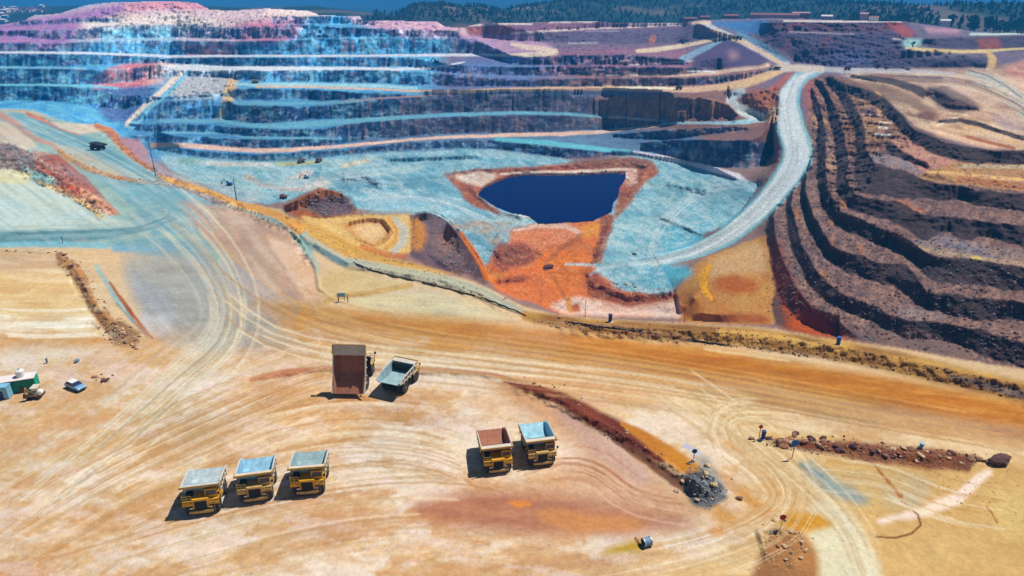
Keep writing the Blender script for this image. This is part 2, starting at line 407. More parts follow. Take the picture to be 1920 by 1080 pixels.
# ---- fill in between the break lines (coarse-to-fine relaxation)
def relax(zc, zm, n):
    h, wd = zc.shape
    if min(h, wd) > 24:
        H2, W2 = (h + 1) // 2, (wd + 1) // 2
        a = np.zeros((H2 * 2, W2 * 2)); b = np.zeros((H2 * 2, W2 * 2))
        a[:h, :wd] = np.where(zm, zc, 0); b[:h, :wd] = zm
        a = a.reshape(H2, 2, W2, 2).sum((1, 3)); b = b.reshape(H2, 2, W2, 2).sum((1, 3))
        zz = relax(np.where(b > 0, a / np.maximum(b, 1), 0), b > 0, n)
        z = np.repeat(np.repeat(zz, 2, 0), 2, 1)[:h, :wd]
    else:
        z = np.full(zc.shape, zc[zm].mean() if zm.any() else 0.0)
    z = np.where(zm, zc, z)
    for _ in range(n):
        p = np.pad(z, 1, mode='edge')
        q = .25 * (p[:-2, 1:-1] + p[2:, 1:-1] + p[1:-1, :-2] + p[1:-1, 2:])
        z = np.where(zm, zc, q)
    return z
Z = relax(ZC, ZM, 60)

# ---- which vertices are steep faces, near ground ...
def blur(a, r):
    if r < 1: return a
    r = int(r)
    for ax in (0, 1):
        p = np.pad(a, [(r + 1, r) if k == ax else (0, 0) for k in (0, 1)], mode='edge')
        c = np.cumsum(p, axis=ax)
        n = a.shape[ax]
        sl1 = [slice(None)] * 2; sl2 = [slice(None)] * 2
        sl1[ax] = slice(2 * r + 1, 2 * r + 1 + n); sl2[ax] = slice(0, n)
        a = (c[tuple(sl1)] - c[tuple(sl2)]) / (2 * r + 1)
    return a
WA = 3.2 * fbm(U * .035, V * .05, seed=101, oct=5, gain=.62)
WB = 2.4 * fbm(U * .035, V * .05, seed=131, oct=5, gain=.62)
sc_ = np.clip((V + 120) / 500, .3, 1.4)
UW, VW = U + WA * sc_ * 1.6, V + WB * sc_ * 1.1
FM = np.zeros((NV, NU)); FB = np.zeros((NV, NU))
for pts, tag in FACES:
    if tag == 'none': continue
    s = bbox(pts, 8)
    m = polymask(pts, U[s] + WA[s] * .4, V[s] + WB[s] * .35)
    FM[s] = np.maximum(FM[s], m)
    if tag == 'bench': FB[s] = np.maximum(FB[s], m)
fgm = polymask(FG, U, V)
FMs = blur(FM, 1)

dx_, dy_, dz_r = ray(U, V)
def place(z):
    z = np.minimum(z, H - 1.0 + 200 * (dz_r > 0))
    t = np.where(np.abs(dz_r) > 1e-4, (z - H) / dz_r, 1e4)
    t = np.where((t <= 0) | (t > 1500), 1500, t)
    return np.maximum.accumulate(t, axis=0)
T = place(Z)
X, Y, ZZ = dx_ * T, dy_ * T, H + dz_r * T
# ---- relief of the rock: height noise on rubble and flats, range noise on the faces
rough = np.where(fgm, .035, .16)
benchzone = polymask([(1440,420),(1505,330),(1520,150),(1640,165),(1700,240),(1800,280),(2460,290),(2460,735),(1920,692),(1700,656),(1520,628),(1445,600)], UW, VW)
rough = np.where(benchzone, .42, rough)
rough = np.where(polymask([(1528,150),(1600,160),(1680,215),(1720,265),(1660,300),(1620,360),(1590,400),(1545,390),(1520,300)], UW, VW), 1.5, rough)
for pl, a in (([(772,404),(810,398),(860,430),(912,530),(850,512),(778,470)], 1.1), ([(540,380),(600,352),(668,380),(668,402),(620,408),(540,405)], .8),
              ([(170,165),(300,115),(335,130),(250,232),(200,228)], 1.0), ([(1260,230),(1360,180),(1380,228),(1260,232)], .9), ([(1390,180),(1460,165),(1465,220),(1420,215)], .9),
              ([(980,85),(1290,82),(1290,120),(1000,140)], .7), ([(330,134),(430,130),(445,150),(430,180),(330,186),(312,170)], 1.3), ([(1000,50),(1290,48),(1290,82),(1000,80)], .5), ([(1440,44),(1700,44),(1710,130),(1520,122)], .5), ([(0,262),(70,285),(130,318),(215,398),(190,406),(110,362),(0,315)], .9), ([(90,266),(215,328),(330,340),(330,350),(210,342),(100,285)], .35), ([(45,208),(110,232),(200,250),(240,280),(300,320),(440,378),(560,435),(590,500),(575,500),(540,440),(420,390),(290,330),(225,280),(180,246),(60,222)], .4), ([(110,474),(150,500),(190,575),(250,640),(200,640),(150,570)], .3), ([(170,0),(600,0),(860,60),(860,75),(600,75),(170,75)], .5)):
    rough = np.where(polymask(pl, UW, VW), a, rough)
N1 = fbm(X * .08, Y * .08, ZZ * .16, seed=201, oct=5, gain=.6)
N2 = fbm(X * .35, Y * .35, ZZ * .3, seed=221, oct=3, gain=.6)
inpond = np.zeros((NV, NU), bool); inpond[s_] = pm
roadm = polymask(ROADP, U, V)
near_bank = np.clip(np.abs(zfg + 24 * sstep(450 - V, 0, 300) * sstep(620 - U, 0, 160)) / .8, 0, 1) * fgm
Zd = Z + (rough + .12 * near_bank) * (2.2 * N1 + 1.0 * N2)
Zd = np.where(inpond, -88, Zd)
Zd = np.where(roadm, Z + .12 * N1, Zd)
NR = fbm(X * .045, Y * .02, ZZ * .10, seed=241, oct=5, gain=.62)
T = place(Zd)
T = T + FMs * np.where(FB > 0, 3.6, 4.2) * NR
T = np.maximum.accumulate(T, axis=0)
X, Y, ZZ = dx_ * T, dy_ * T, H + dz_r * T
# ------------------------------------------------------------------ ground colours (rock and dirt, some shade and light put in)
COL = np.zeros((NV, NU, 3)); COL[:] = alb((150, 120, 112))
NA = fbm(X * .018, Y * .018, seed=301, oct=4, gain=.55)
NB = fbm(X * .10, Y * .10, ZZ * .1, seed=321, oct=4, gain=.6)
NC = fbm(X * .6, Y * .6, ZZ * .5, seed=341, oct=3, gain=.65)
NS = fbm(U * .018, V * .11, seed=361, oct=4, gain=.6)      # long streaks
def mixin(s, m, c, c2=None, nz=None):
    a = alb(c)
    if c2 is not None:
        k = np.clip(.5 + 1.1 * (NB[s] if nz is None else nz[s]), 0, 1)[..., None]
        a = a * (1 - k) + alb(c2) * k
    COL[s] = COL[s] * (1 - m[..., None]) + a * m[..., None]
def P(pts, c, c2=None, f=1, op=1.0, warp=1.0, nz=None):
    s = bbox(pts, 14 + 3 * f)
    m = polymask(pts, U[s] + (UW[s] - U[s]) * warp, V[s] + (VW[s] - V[s]) * warp).astype(float)
    m = blur(m, f) * op
    mixin(s, m, c, c2, nz)
def S(pts, c, wd, op=1.0, f=.35, c2=None, warp=.6, nz=None):
    """a streak along a polyline; wd may be a list (one width per point)"""
    wmax = np.max(wd)
    s = bbox(pts, wmax * 1.3 + 10)
    d, fr = segdist(pts, U[s] + (UW[s] - U[s]) * warp, V[s] + (VW[s] - V[s]) * warp)
    ww = wd if np.isscalar(wd) else np.interp(fr, np.linspace(0, 1, len(wd)), wd)
    m = 1 - sstep(d, ww * (1 - f), ww * (1 + f) + .6)
    mixin(s, m * op, c, c2, nz)
fg_all = (slice(0, NV), slice(0, NU))
def off(pts, k):
    p = dens(pts, 14); t = np.gradient(p, axis=0); t /= np.hypot(t[:, 0], t[:, 1])[:, None] + 1e-9
    return p + np.column_stack([-t[:, 1], t[:, 0]]) * k
def smooth_line(pts, n=60):
    p = np.asarray(pts, float)
    for _ in range(3):
        q = [p[0]]
        for a, b in zip(p[:-1], p[1:]): q += [a * .75 + b * .25, a * .25 + b * .75]
        q.append(p[-1]); p = np.array(q)
    return p
def tracks(pts, spread, n, c, wd=1.1, op=.4, seed=1):
    """wheel tracks that follow one course, each pair a little off it"""
    r = np.random.default_rng(seed)
    p = smooth_line(pts)
    for k in range(n):
        o = r.normal() * spread
        q = off(p, o)
        a = int(r.uniform(0, .45) * len(q)); b = int(r.uniform(.6, 1.0) * len(q))
        q = q[a:b][::3] + r.normal(size=2) * 2
        if len(q) < 3: continue
        cc = c[k % len(c)]
        S(q, cc, wd * r.uniform(.7, 1.6), op * r.uniform(.5, 1.2), f=.4, warp=.2)
        if r.random() < .6: S(q + np.array([4.5, 3.0]) * r.uniform(.7, 1.2), cc, wd * .9, op * .8, f=.5, warp=.25)

# dirt smeared along the traffic
def flow(ang, aspect, freq, seed):
    c, s = math.cos(ang), math.sin(ang)
    a = (U * c + V * s) * freq / aspect; b = (-U * s + V * c) * freq * 1.5
    return fbm(a + .6 * WA * .2, b + .3 * WB * .2, seed=seed, oct=5, gain=.62)
def smear(pts, ang, c_light, c_dark, op, f=18, aspect=5, freq=.022, seed=1):
    s = bbox(pts, 20 + 3 * f)
    n = flow(ang, aspect, freq, seed)[s]
    m = blur(polymask(pts, U[s], V[s]).astype(float), f)
    mixin(s, m * op * np.clip(n * 3.2 - .15, 0, 1), c_light)
    mixin(s, m * op * np.clip(-n * 3.2 - .15, 0, 1), c_dark)
# -- far wall: cyan country rock on the left, purple-brown on the right
P([(-460,-20),(700,-20),(900,60),(880,110),(830,200),(640,300),(-460,300)], (120,178,200), (70,130,175), f=6)
P([(840,40),(2460,20),(2460,300),(1440,300),(1280,215),(900,200),(820,160)], (122,104,116), (94,86,104), f=8)
P([(640,190),(820,170),(1260,170),(1330,262),(1250,300),(640,300)], (98,128,150), (84,96,122), f=8)
P([(230,180),(640,180),(640,300),(260,300)], (92,140,168), (72,112,150), f=8)
P([(1180,175),(1450,165),(1470,320),(1290,250),(1190,240)], (140,100,84), (110,84,84), f=6)
P([(970,95),(1290,85),(1300,130),(1200,160),(1000,140)], (150,106,122), (124,88,108), f=5)
P([(1020,140),(1450,120),(1420,165),(1060,165)], (165,115,105), (120,84,92), f=4)
P([(860,110),(1010,100),(1000,165),(800,165)], (100,120,160), (88,88,128), f=6)
# top of the left wall: pale sand and pinks
P([(60,30),(200,4),(320,0),(400,12),(520,14),(590,20),(560,60),(420,80),(330,76),(140,78),(60,100),(-460,100),(-460,60)], (226,200,190), (190,160,170), f=4)
P([(-460,60),(0,44),(150,20),(230,5),(240,20),(150,50),(120,90),(-460,96)], (180,130,160), (130,100,150), f=4)
P([(230,5),(320,0),(372,4),(398,18),(300,18),(240,22)], (220,158,158), (190,130,146), f=2)
P([(150,40),(330,25),(420,40),(300,60),(170,62)], (240,222,200), (210,190,190), f=3)
P([(470,40),(560,34),(560,70),(520,82),(440,78),(410,60)], (200,130,144), (170,110,140), f=4)
P([(500,14),(590,20),(630,30),(560,32),(500,28)], (235,205,195), f=2)
P([(640,28),(690,32),(830,38),(880,52),(880,72),(760,70),(680,48)], (225,190,190), (190,140,170), f=3)
P([(335,78),(440,80),(440,103),(350,103)], (190,90,90), (120,70,100), f=2)
P([(345,92),(438,94),(436,103),(350,103)], (225,140,110), f=2, op=.8)
P([(180,56),(330,50),(330,74),(190,76)], (110,175,200), (150,190,205), f=4)
P([(860,66),(1000,66),(1040,90),(960,102),(880,100)], (190,150,165), (150,120,150), f=3)
for q in ([(168,152),(205,128),(245,118),(320,116),(335,124),(300,138),(280,162),(240,170),(175,168)],):
    P(q, (222,150,140), (176,92,104), f=2)
P([(285,120),(335,122),(300,160),(270,160)], (232,180,160), f=4, op=.7)
P([(178,166),(300,160),(270,190),(240,232),(200,225),(180,200)], (96,120,160), (70,84,130), f=3)
# pale spur with its ramp
P([(330,132),(400,128),(445,136),(445,165),(400,185),(330,188),(310,170)], (190,188,180), (160,160,170), f=4)
P([(430,145),(445,150),(440,180),(434,200),(424,222),(400,222),(420,196),(418,180)], (228,190,120), (210,170,140), f=2)
P([(308,120),(460,122),(640,128),(640,134),(440,136),(340,140),(310,136)], (228,226,222), f=2)
S([(350,130),(320,160),(280,195),(240,232)], (225,205,190), [9,8,7,6])
S([(358,130),(330,160),(290,195),(246,236)], (130,180,195), [3,4,5,6])
S([(470,142),(478,150),(486,156)], (110,110,100), 5, .7)
# -- faces: rock, mottled darker and paler, then tinted by area
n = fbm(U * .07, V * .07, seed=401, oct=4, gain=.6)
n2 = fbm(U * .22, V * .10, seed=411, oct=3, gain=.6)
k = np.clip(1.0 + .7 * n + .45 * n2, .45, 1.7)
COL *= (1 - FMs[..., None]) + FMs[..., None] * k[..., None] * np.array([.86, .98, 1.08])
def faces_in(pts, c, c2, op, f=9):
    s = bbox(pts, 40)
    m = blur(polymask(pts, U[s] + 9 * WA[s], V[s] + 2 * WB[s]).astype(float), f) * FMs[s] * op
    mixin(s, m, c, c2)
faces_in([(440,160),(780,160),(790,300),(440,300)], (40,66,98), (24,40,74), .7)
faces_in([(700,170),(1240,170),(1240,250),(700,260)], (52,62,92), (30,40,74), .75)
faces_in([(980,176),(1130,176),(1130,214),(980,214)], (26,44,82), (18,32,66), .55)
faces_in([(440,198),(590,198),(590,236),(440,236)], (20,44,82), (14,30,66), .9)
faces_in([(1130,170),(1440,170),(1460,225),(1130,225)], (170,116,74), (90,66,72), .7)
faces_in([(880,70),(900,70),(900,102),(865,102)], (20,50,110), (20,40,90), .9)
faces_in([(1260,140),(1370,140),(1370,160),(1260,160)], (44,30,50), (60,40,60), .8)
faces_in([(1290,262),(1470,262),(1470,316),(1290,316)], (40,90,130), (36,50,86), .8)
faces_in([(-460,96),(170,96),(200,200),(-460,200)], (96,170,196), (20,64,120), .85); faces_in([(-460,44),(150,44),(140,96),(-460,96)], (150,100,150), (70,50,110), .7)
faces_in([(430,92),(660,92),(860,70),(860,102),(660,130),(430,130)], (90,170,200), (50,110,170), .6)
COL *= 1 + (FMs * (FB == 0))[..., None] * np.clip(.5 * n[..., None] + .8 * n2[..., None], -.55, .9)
# dark navy blotches and pale talus cones on the far faces
bl = fbm(U * .05, V * .085, seed=421, oct=4, gain=.6)
farm = FMs * (V < 322) * (FB == 0)
lf = np.clip((950 - U) / 300, .35, 1)
dk = np.clip((bl - .02) * 5, 0, 1) * farm * .85
COL[:] = COL * (1 - dk[..., None]) + np.array([.012, .038, .105]) * dk[..., None]
tl = np.clip((-bl - .10) * 3, 0, 1) * farm * .55 * lf
COL[:] = COL * (1 - tl[..., None]) + alb((132, 190, 206)) * tl[..., None]
sp = np.clip((fbm(U * .16, V * .2, seed=433, oct=3, gain=.7) - .2) * 6, 0, 1) * farm * .32
COL[:] = COL * (1 - sp[..., None]) + alb((186, 176, 180)) * sp[..., None]
vs = fbm(U * .20, V * .035, seed=437, oct=4, gain=.65)
m_ = np.clip((vs - .16) * 5, 0, 1) * farm * .28
cst = np.where((U > 640)[..., None], alb((190,150,132)), alb((176,190,196)))
COL[:] = COL * (1 - m_[..., None]) + cst * m_[..., None]
m_ = np.clip((-vs - .08) * 5, 0, 1) * farm * .6
COL[:] = COL * (1 - m_[..., None]) + np.where((U > 800)[..., None], np.array([.030, .024, .045]), np.array([.010, .028, .075])) * m_[..., None]
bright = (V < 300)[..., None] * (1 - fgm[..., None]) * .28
COL *= 1 + bright  # far ground colour made lighter to offset the dimming haze
s = bbox([(100,0),(640,80)], 5); COL[s] *= 1 + .06 * blur(polymask([(60,30),(200,2),(400,0),(640,28),(700,60),(420,80),(140,78)], UW[s], VW[s]).astype(float), 4)[..., None]
# -- benches and roads of the far wall
def road(pts, c, wd, op=.95, c2=None): S(pts, c, wd, op, f=.35, c2=c2, warp=1.0 if pts[0][1] < 300 else .4)
PALE = (222,214,214); ORG = (222,176,150); TEAL = (120,172,190)
road([(-460,99),(0,98),(130,99),(230,102),(320,106),(480,105),(640,105),(760,104),(880,103),(960,104),(1010,100)], (226,226,232), [1.6,1.8,1.8,2,2.2,1.8,1.6,2,2.4,2,3])
road([(960,82),(985,88),(1020,92),(1040,98),(1000,102),(930,104)], (236,212,190), [3,4,5,6,4,2])
road([(-460,127),(0,127),(160,129)], (150,195,215), 1.5, .8)
road([(300,127),(420,129),(560,128),(660,128),(740,130),(800,128),(840,122),(870,116)], (232,232,235), [4,5,2.5,2.2,2.5,2.2,1.4,1])
road([(-460,159),(0,159),(170,161),(220,166)], (140,205,220), 2, .85)
road([(440,158),(520,159),(640,160),(720,162),(780,165)], (180,215,220), [2,4,3,3,2], .9)
road([(480,163),(560,163),(640,165),(720,168),(800,171),(880,171),(960,168),(1050,166),(1150,165),(1240,167),(1300,168),(1350,163),(1400,153),(1440,140),(1465,130)], (236,200,160), [1.5,1.5,1.5,1.4,2,2.6,3,3.4,4.4,5,5,5,6,5,4], c2=(220,176,150))
road([(1165,165),(1230,164),(1262,165)], (246,232,205), 2)
road([(640,190),(720,184),(790,180),(900,173)], (190,140,120), 1, .7)
road([(440,193),(560,194),(640,192),(680,190)], (120,170,185), [3,2.5,2,1], .8)
road([(300,226),(420,227),(480,236),(560,234),(640,228),(740,221),(820,216),(960,211),(1060,213),(1130,218),(1200,223),(1250,226)], TEAL, [3,3,4,6,5,4,3,3,3,2.5,2,2])
road([(1140,220),(1200,223),(1230,225)], (230,205,180), 1.3, .8)
road([(300,249),(420,250),(460,257),(560,259),(640,260)], (128,180,195), 1.5, .8)
road([(285,272),(350,273),(420,278),(480,282),(540,281),(600,277),(680,270),(760,263),(860,256),(960,253),(1060,251),(1130,247),(1200,239),(1260,231)], (230,186,162), [4,4.5,4.5,4,3.5,3,2.4,2.2,2.4,3,3.2,2.6,1.8,1.6], c2=(240,205,185))
road([(1240,232),(1300,230),(1360,231),(1400,228),(1432,222)], (170,205,215), [2,2.5,3,4,5])
road([(1432,222),(1408,214),(1384,204),(1371,190),(1374,180),(1390,172)], (214,222,222), [7,10,9,9,9,8])
road([(1350,166),(1395,158),(1440,143),(1470,130)], (226,190,146), [4,7,6,5])
road([(930,261),(1000,267),(1060,272),(1120,279),(1180,284)], (120,190,200), [4,5,5,4,3])
road([(1190,285),(1240,294),(1290,308),(1340,318),(1385,330),(1408,348),(1404,352)], (232,222,226), [2,3.5,4.5,5,5,3.5,2])
road([(870,123),(960,125),(1050,124)], (110,140,180), 1.3, .7); road([(900,143),(1000,144),(1080,146)], (110,140,180), 1.2, .7)
road([(1180,122),(1280,116),(1330,110)], (226,205,200), 1.2, .8); road([(1140,141),(1280,141),(1340,136),(1440,122)], (226,196,170), [1.5,2,3.5,4])
road([(1290,133),(1340,134)], (246,240,236), 1.2)
faces_in([(1115,172),(1450,166),(1460,226),(1115,226)], (206,146,92), (120,86,80), .62)  # brown-gold rock, its colour also lightened against this wall's shade
faces_in([(820,140),(1120,140),(1130,250),(700,262)], (150,118,108), (60,62,84), .30)
# -- spoil heaps
P([(1000,62),(1290,48),(1300,82),(1180,82),(1010,78)], (112,98,118), (94,80,102), f=2)
P([(960,42),(1290,40),(1280,50),(1120,56),(1000,60),(930,64)], (160,110,120), (120,96,126), f=2)
P([(870,50),(960,44),(960,64),(880,66)], (120,66,70), (190,120,100), f=2)
P([(1380,38),(1700,40),(1720,68),(1700,130),(1610,134),(1500,118),(1430,72)], (94,82,106), (70,62,90), f=2)
P([(1440,44),(1690,44),(1700,60),(1460,61)], (110,74,84), (88,68,90), f=2)
P([(1320,40),(1440,38),(1430,64),(1390,62)], (90,140,180), (70,100,160), f=3)
P([(1655,42),(1690,40),(1716,60),(1712,72),(1690,68),(1675,55)], (170,84,78), (150,80,84), f=2)
S([(1508,40),(1484,52)], (150,84,80), 5, .4); S([(1484,74),(1468,94)], (140,84,84), 6, .35); S([(1552,70),(1540,94)], (140,80,80), 5, .4)
S([(1225,70),(1222,78)], (190,120,96), 5, .8)
P([(1300,98),(1360,72),(1400,84),(1450,108),(1430,124),(1300,130)], (100,82,112), (78,70,104), f=2)
P([(1365,92),(1385,96),(1384,112),(1368,114)], (176,140,140), f=3, op=.6)
road([(1320,42),(1345,58),(1385,74),(1420,92),(1450,108),(1475,122)], (200,204,206), [4,5,5,6,7,7])
road([(1300,44),(1330,42)], (236,205,180), 3)
road([(1335,56),(1390,78),(1430,98),(1470,122)], (226,190,156), [3,3.5,3,4], .9)
road([(1385,62),(1430,84),(1470,112)], (110,160,185), [3,4,5], .7)
road([(1195,96),(1240,92),(1290,84),(1350,72)], (236,212,180), [3,4.5,3.5,2]); road([(1280,112),(1320,92),(1350,78)], (150,180,200), [6,5,2], .8)
road([(1065,81),(1120,80)], (190,176,180), 1.6, .7); road([(960,63),(1030,58),(1100,54),(1160,52),(1280,46)], (228,205,196), [2,1.8,1.2,1,1.4]); road([(1180,46),(1270,44)], (226,210,206), 1.5)
road([(880,48),(950,45),(996,45)], (236,216,206), 1.6); road([(1030,42),(1120,41)], (232,206,200), 1.3)
road([(1100,59),(1160,58)], (170,160,170), 1, .6)
road([(1480,60),(1540,62),(1600,64)], (176,164,172), 1.1, .7); road([(1470,39),(1540,40),(1690,40)], (232,214,206), 1.5)
P([(1690,104),(1760,110),(1850,108),(1848,126),(1700,130),(1660,132)], (88,78,100), (66,62,84), f=2)
P([(1730,72),(1920,66),(2460,66),(2460,94),(1870,94),(1740,90)], (90,80,96), (70,62,82), f=2)
P([(1832,72),(1870,70),(1882,92),(1836,94)], (160,90,80), (120,70,72), f=2)
P([(1700,72),(1730,73),(1728,84),(1700,92),(1690,80)], (170,205,200), f=2)
road([(1700,90),(1740,94),(1800,97),(1850,96),(1880,93),(1925,91),(2460,90)], (236,206,150), [2,3.5,3,3,2,1.5,1.5])
road([(1852,96),(1862,110),(1858,126)], (226,190,130), [4,6,8])
road([(1820,64),(1870,64),(1925,62),(2460,62)], (206,220,210), 2); P([(1730,50),(1800,54),(1800,64),(1740,62)], (205,160,165), (176,130,150), f=2)
road([(1675,73),(1690,73)], (214,200,190), 1.2, .7)
P([(1580,98),(1640,98),(1620,128),(1530,124)], (110,130,176), (90,96,140), f=10, op=.5)
# -- right-hand plateau and terraces
P([(1600,135),(1700,130),(1860,128),(1920,115),(2460,115),(2460,300),(1920,285),(1850,281),(1760,256),(1710,236),(1690,212),(1640,170),(1590,155)], (214,180,150), (190,150,132), f=3)
P([(1600,146),(1660,160),(1700,182),(1760,204),(1720,206),(1690,204),(1640,170)], (176,156,134), (160,136,116), f=2)
P([(1740,166),(1770,164),(1800,186),(1830,202),(1838,208),(1790,206),(1760,196),(1742,180)], (72,58,72), (50,44,66), f=1)
P([(1690,136),(1720,140),(1790,144),(1760,152),(1740,160),(1700,152),(1655,150)], (90,70,84), (64,56,76), f=2)
P([(1770,142),(1830,146),(1850,170),(1800,186),(1770,166)], (226,200,184), (200,164,150), f=3)
S([(1815,140),(1850,150),(1885,170),(1930,205)], (196,192,180), [8,12,15,22]); 
for o in (-8, 6, 13): S(off([(1815,140),(1850,150),(1885,170),(1930,205)], o), (96,96,100), 1.1, .75)
P([(1890,125),(1925,115),(2460,110),(2460,170),(1925,172),(1890,150)], (226,170,150), (206,140,130), f=4)
P([(1750,244),(1800,216),(1850,225),(1920,245),(2460,260),(2460,284),(1920,278),(1850,272),(1800,262)], (226,186,134), (196,164,150), f=3)
S([(1752,238),(1790,222),(1812,214)], (240,214,180), 2); S([(1745,238),(1800,252),(1850,266),(1900,278)], (170,110,76), 3); S([(1760,248),(1820,266),(1870,276)], (236,190,160), [3,4,2])
P([(1560,148),(1620,160),(1660,178),(1680,206),(1660,206),(1630,186),(1590,170)], (120,84,66), (150,110,80), f=2, op=.8)
P([(1600,136),(1680,138),(1720,146),(1700,154),(1650,146)], (110,88,92), f=2, op=.8)
P([(1690,206),(1740,206),(1760,212),(1750,232),(1715,230)], (130,90,74), (100,72,66), f=3)
P([(1860,205),(1925,235),(2460,250),(2460,262),(1925,262),(1870,240)], (176,150,150), (160,136,140), f=5, op=.8)
S([(1760,210),(1800,214),(1870,238),(1925,262)], (236,206,170), 2, .7); S([(1850,128),(1880,148),(1925,165)], (236,206,180), 3, .6)
smear([(1560,136),(1925,120),(2460,120),(2460,280),(1760,260),(1600,160)], .2, (232,202,170), (150,108,84), .6, f=4, aspect=3, freq=.06, seed=697)
P([(1735,162),(1775,160),(1812,180),(1845,205),(1800,212),(1756,200)], (96,70,66), (70,52,60), f=2, op=.7)
P([(1600,150),(1680,164),(1730,186),(1740,204),(1690,196),(1640,168)], (150,116,92), (124,92,80), f=3, op=.7)
tracks([(1600,140),(1700,150),(1800,150),(1880,180),(1940,215)], 6, 12, [(236,212,186), (140,110,96)], seed=41, op=.5)
# dark benches
dz = [(1440,420),(1500,340),(1516,200),(1512,150),(1545,138),(1600,150),(1650,175),(1690,212),(1712,236),(1760,256),(1810,274),(1850,281),(2460,288),(2460,745),(1920,696),(1700,660),(1520,632),(1446,604),(1436,470)]
P(dz, (138,106,96), (100,80,82), f=1)
P([(1540,142),(1600,156),(1640,176),(1670,216),(1700,250),(1640,290),(1580,290),(1545,230),(1520,170)], (150,108,82), (96,66,58), f=4)
P([(1500,150),(1535,145),(1530,190),(1520,230),(1512,200)], (170,110,96), (130,80,76), f=3)
P([(1520,215),(1545,220),(1550,236),(1530,240)], (206,160,120), f=2)
P([(1605,180),(1640,178),(1660,200),(1660,240),(1640,262),(1612,250)], (196,154,110), (160,120,100), f=3, op=.8)
P([(1640,170),(1652,176),(1658,212),(1648,214)], (216,168,110), f=1)
P([(1612,202),(1640,202),(1644,214),(1610,214)], (110,84,96), f=1)
road([(1610,214),(1650,216)], (216,180,160), 1.5); road([(1650,229),(1670,231)], (232,212,190), 1.6); road([(1648,238),(1662,240)], (240,232,220), 2); road([(1640,252),(1668,253)], (236,240,236), 1.7)
P([(1600,296),(1640,286),(1700,290),(1745,316),(1735,330),(1700,320),(1640,306)], (150,136,140), (130,116,124), f=2)
P([(1670,262),(1700,250),(1740,282),(1785,300),(1830,308),(1735,330),(1690,290)], (212,160,136), (180,124,110), f=2)
P([(1535,296),(1560,288),(1582,296),(1580,316),(1545,322),(1532,310)], (190,154,124), (160,124,104), f=1)
P([(1722,330),(1760,316),(1800,303),(1840,308),(1925,308),(2460,312),(2460,352),(1925,360),(1850,352),(1790,344),(1740,340)], (206,160,106), (176,130,92), f=1)
S([(1740,322),(1800,326),(1860,332),(1925,338),(2460,342)], (236,190,130), [2,3,3,3,3]); S([(1800,312),(1860,312),(1925,313)], (200,190,160), 3, .7); S([(1800,335),(1860,343),(1925,350)], (190,116,76), 6, .7)
P([(1660,380),(1690,372),(1735,395),(1720,404),(1690,392)], (206,128,90), (150,100,84), f=3)
P([(1690,455),(1740,468),(1830,486),(1925,498),(1925,470),(1850,462),(1760,446),(1720,446)], (150,130,116), (116,108,118), f=2)
S([(1715,462),(1760,474),(1830,484),(1930,497)], (190,160,130), 4, .8); S([(1822,483),(1838,485)], (226,190,110), 2)
P([(1740,446),(1780,442),(1810,450),(1850,462),(1820,474),(1760,460)], (110,104,124), (140,128,130), f=2)
P([(1690,570),(1760,584),(1780,592),(1760,602),(1700,604),(1680,590)], (160,140,132), (110,92,96), f=2)
# coarse broken rock: light and dark blocks
for fr_, sd_, am in ((.11, 441, .55), (.26, 447, .5)):
    n_ = fbm(U * fr_, V * fr_ * 1.2, seed=sd_, oct=3, gain=.65)
    mz = (benchzone & ~fgm).astype(float)
    mixin(fg_all, mz * am * np.clip(n_ * 5 - .9, 0, 1), (176,140,122)); mixin(fg_all, mz * am * np.clip(-n_ * 5 - 1.3, 0, 1), (60,44,46))
# bright talus patches
for (a, b, r_) in ((1560,410,9),(1612,470,8),(1545,520,12),(1558,455,8),(1515,520,8),(1580,380,8),(1495,400,8),(1540,555,9)):
    P([(a-r_*.5,b-r_*1.4),(a+r_*.6,b-r_*.8),(a+r_*.5,b+r_*1.2),(a-r_*.3,b+r_*1.5)], (206,140,92), (170,110,80), f=2, op=.8, warp=1.5)
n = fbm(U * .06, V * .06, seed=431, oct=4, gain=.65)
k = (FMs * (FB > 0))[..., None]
COL[:] = COL * (1 - .88 * k) + np.array([.032, .024, .028]) * (1 + .9 * n[..., None]) * .88 * k  # steep bench faces darkened, their shade put into the rock colour
P([(1440,430),(1462,460),(1490,540),(1560,610),(1600,635),(1480,625),(1452,600),(1445,500)], (150,66,44), (96,52,48), f=5, op=.85)
P([(1462,560),(1500,590),(1560,622),(1600,640),(1520,628),(1470,612)], (196,94,40), (150,70,36), f=3, op=.8)
P([(1446,548),(1465,560),(1475,612),(1452,606)], (90,70,66), f=2, op=.8)
P([(1600,640),(1660,615),(1720,620),(1790,640),(1830,672),(1760,666),(1680,656)], (140,112,100), (110,90,88), f=3)
# -- orange pad beside the road
P([(1262,560),(1290,510),(1330,480),(1400,452),(1438,440),(1450,520),(1452,608),(1290,604),(1268,590)], (206,158,98), (190,130,76), f=1)
P([(1330,490),(1400,462),(1436,460),(1440,510),(1380,512),(1335,520)], (216,176,130), (206,164,120), f=4)
S([(1330,500),(1316,520),(1322,545),(1334,560)], (236,170,60), [4,7,6,3]); P([(1340,520),(1380,516),(1420,528),(1420,548),(1370,552),(1340,540)], (196,110,50), (170,100,56), f=3)
P([(1268,560),(1310,560),(1330,600),(1270,600)], (176,106,56), (206,140,70), f=4); P([(1340,585),(1440,590),(1445,606),(1340,602)], (190,92,48), (170,110,70), f=2)
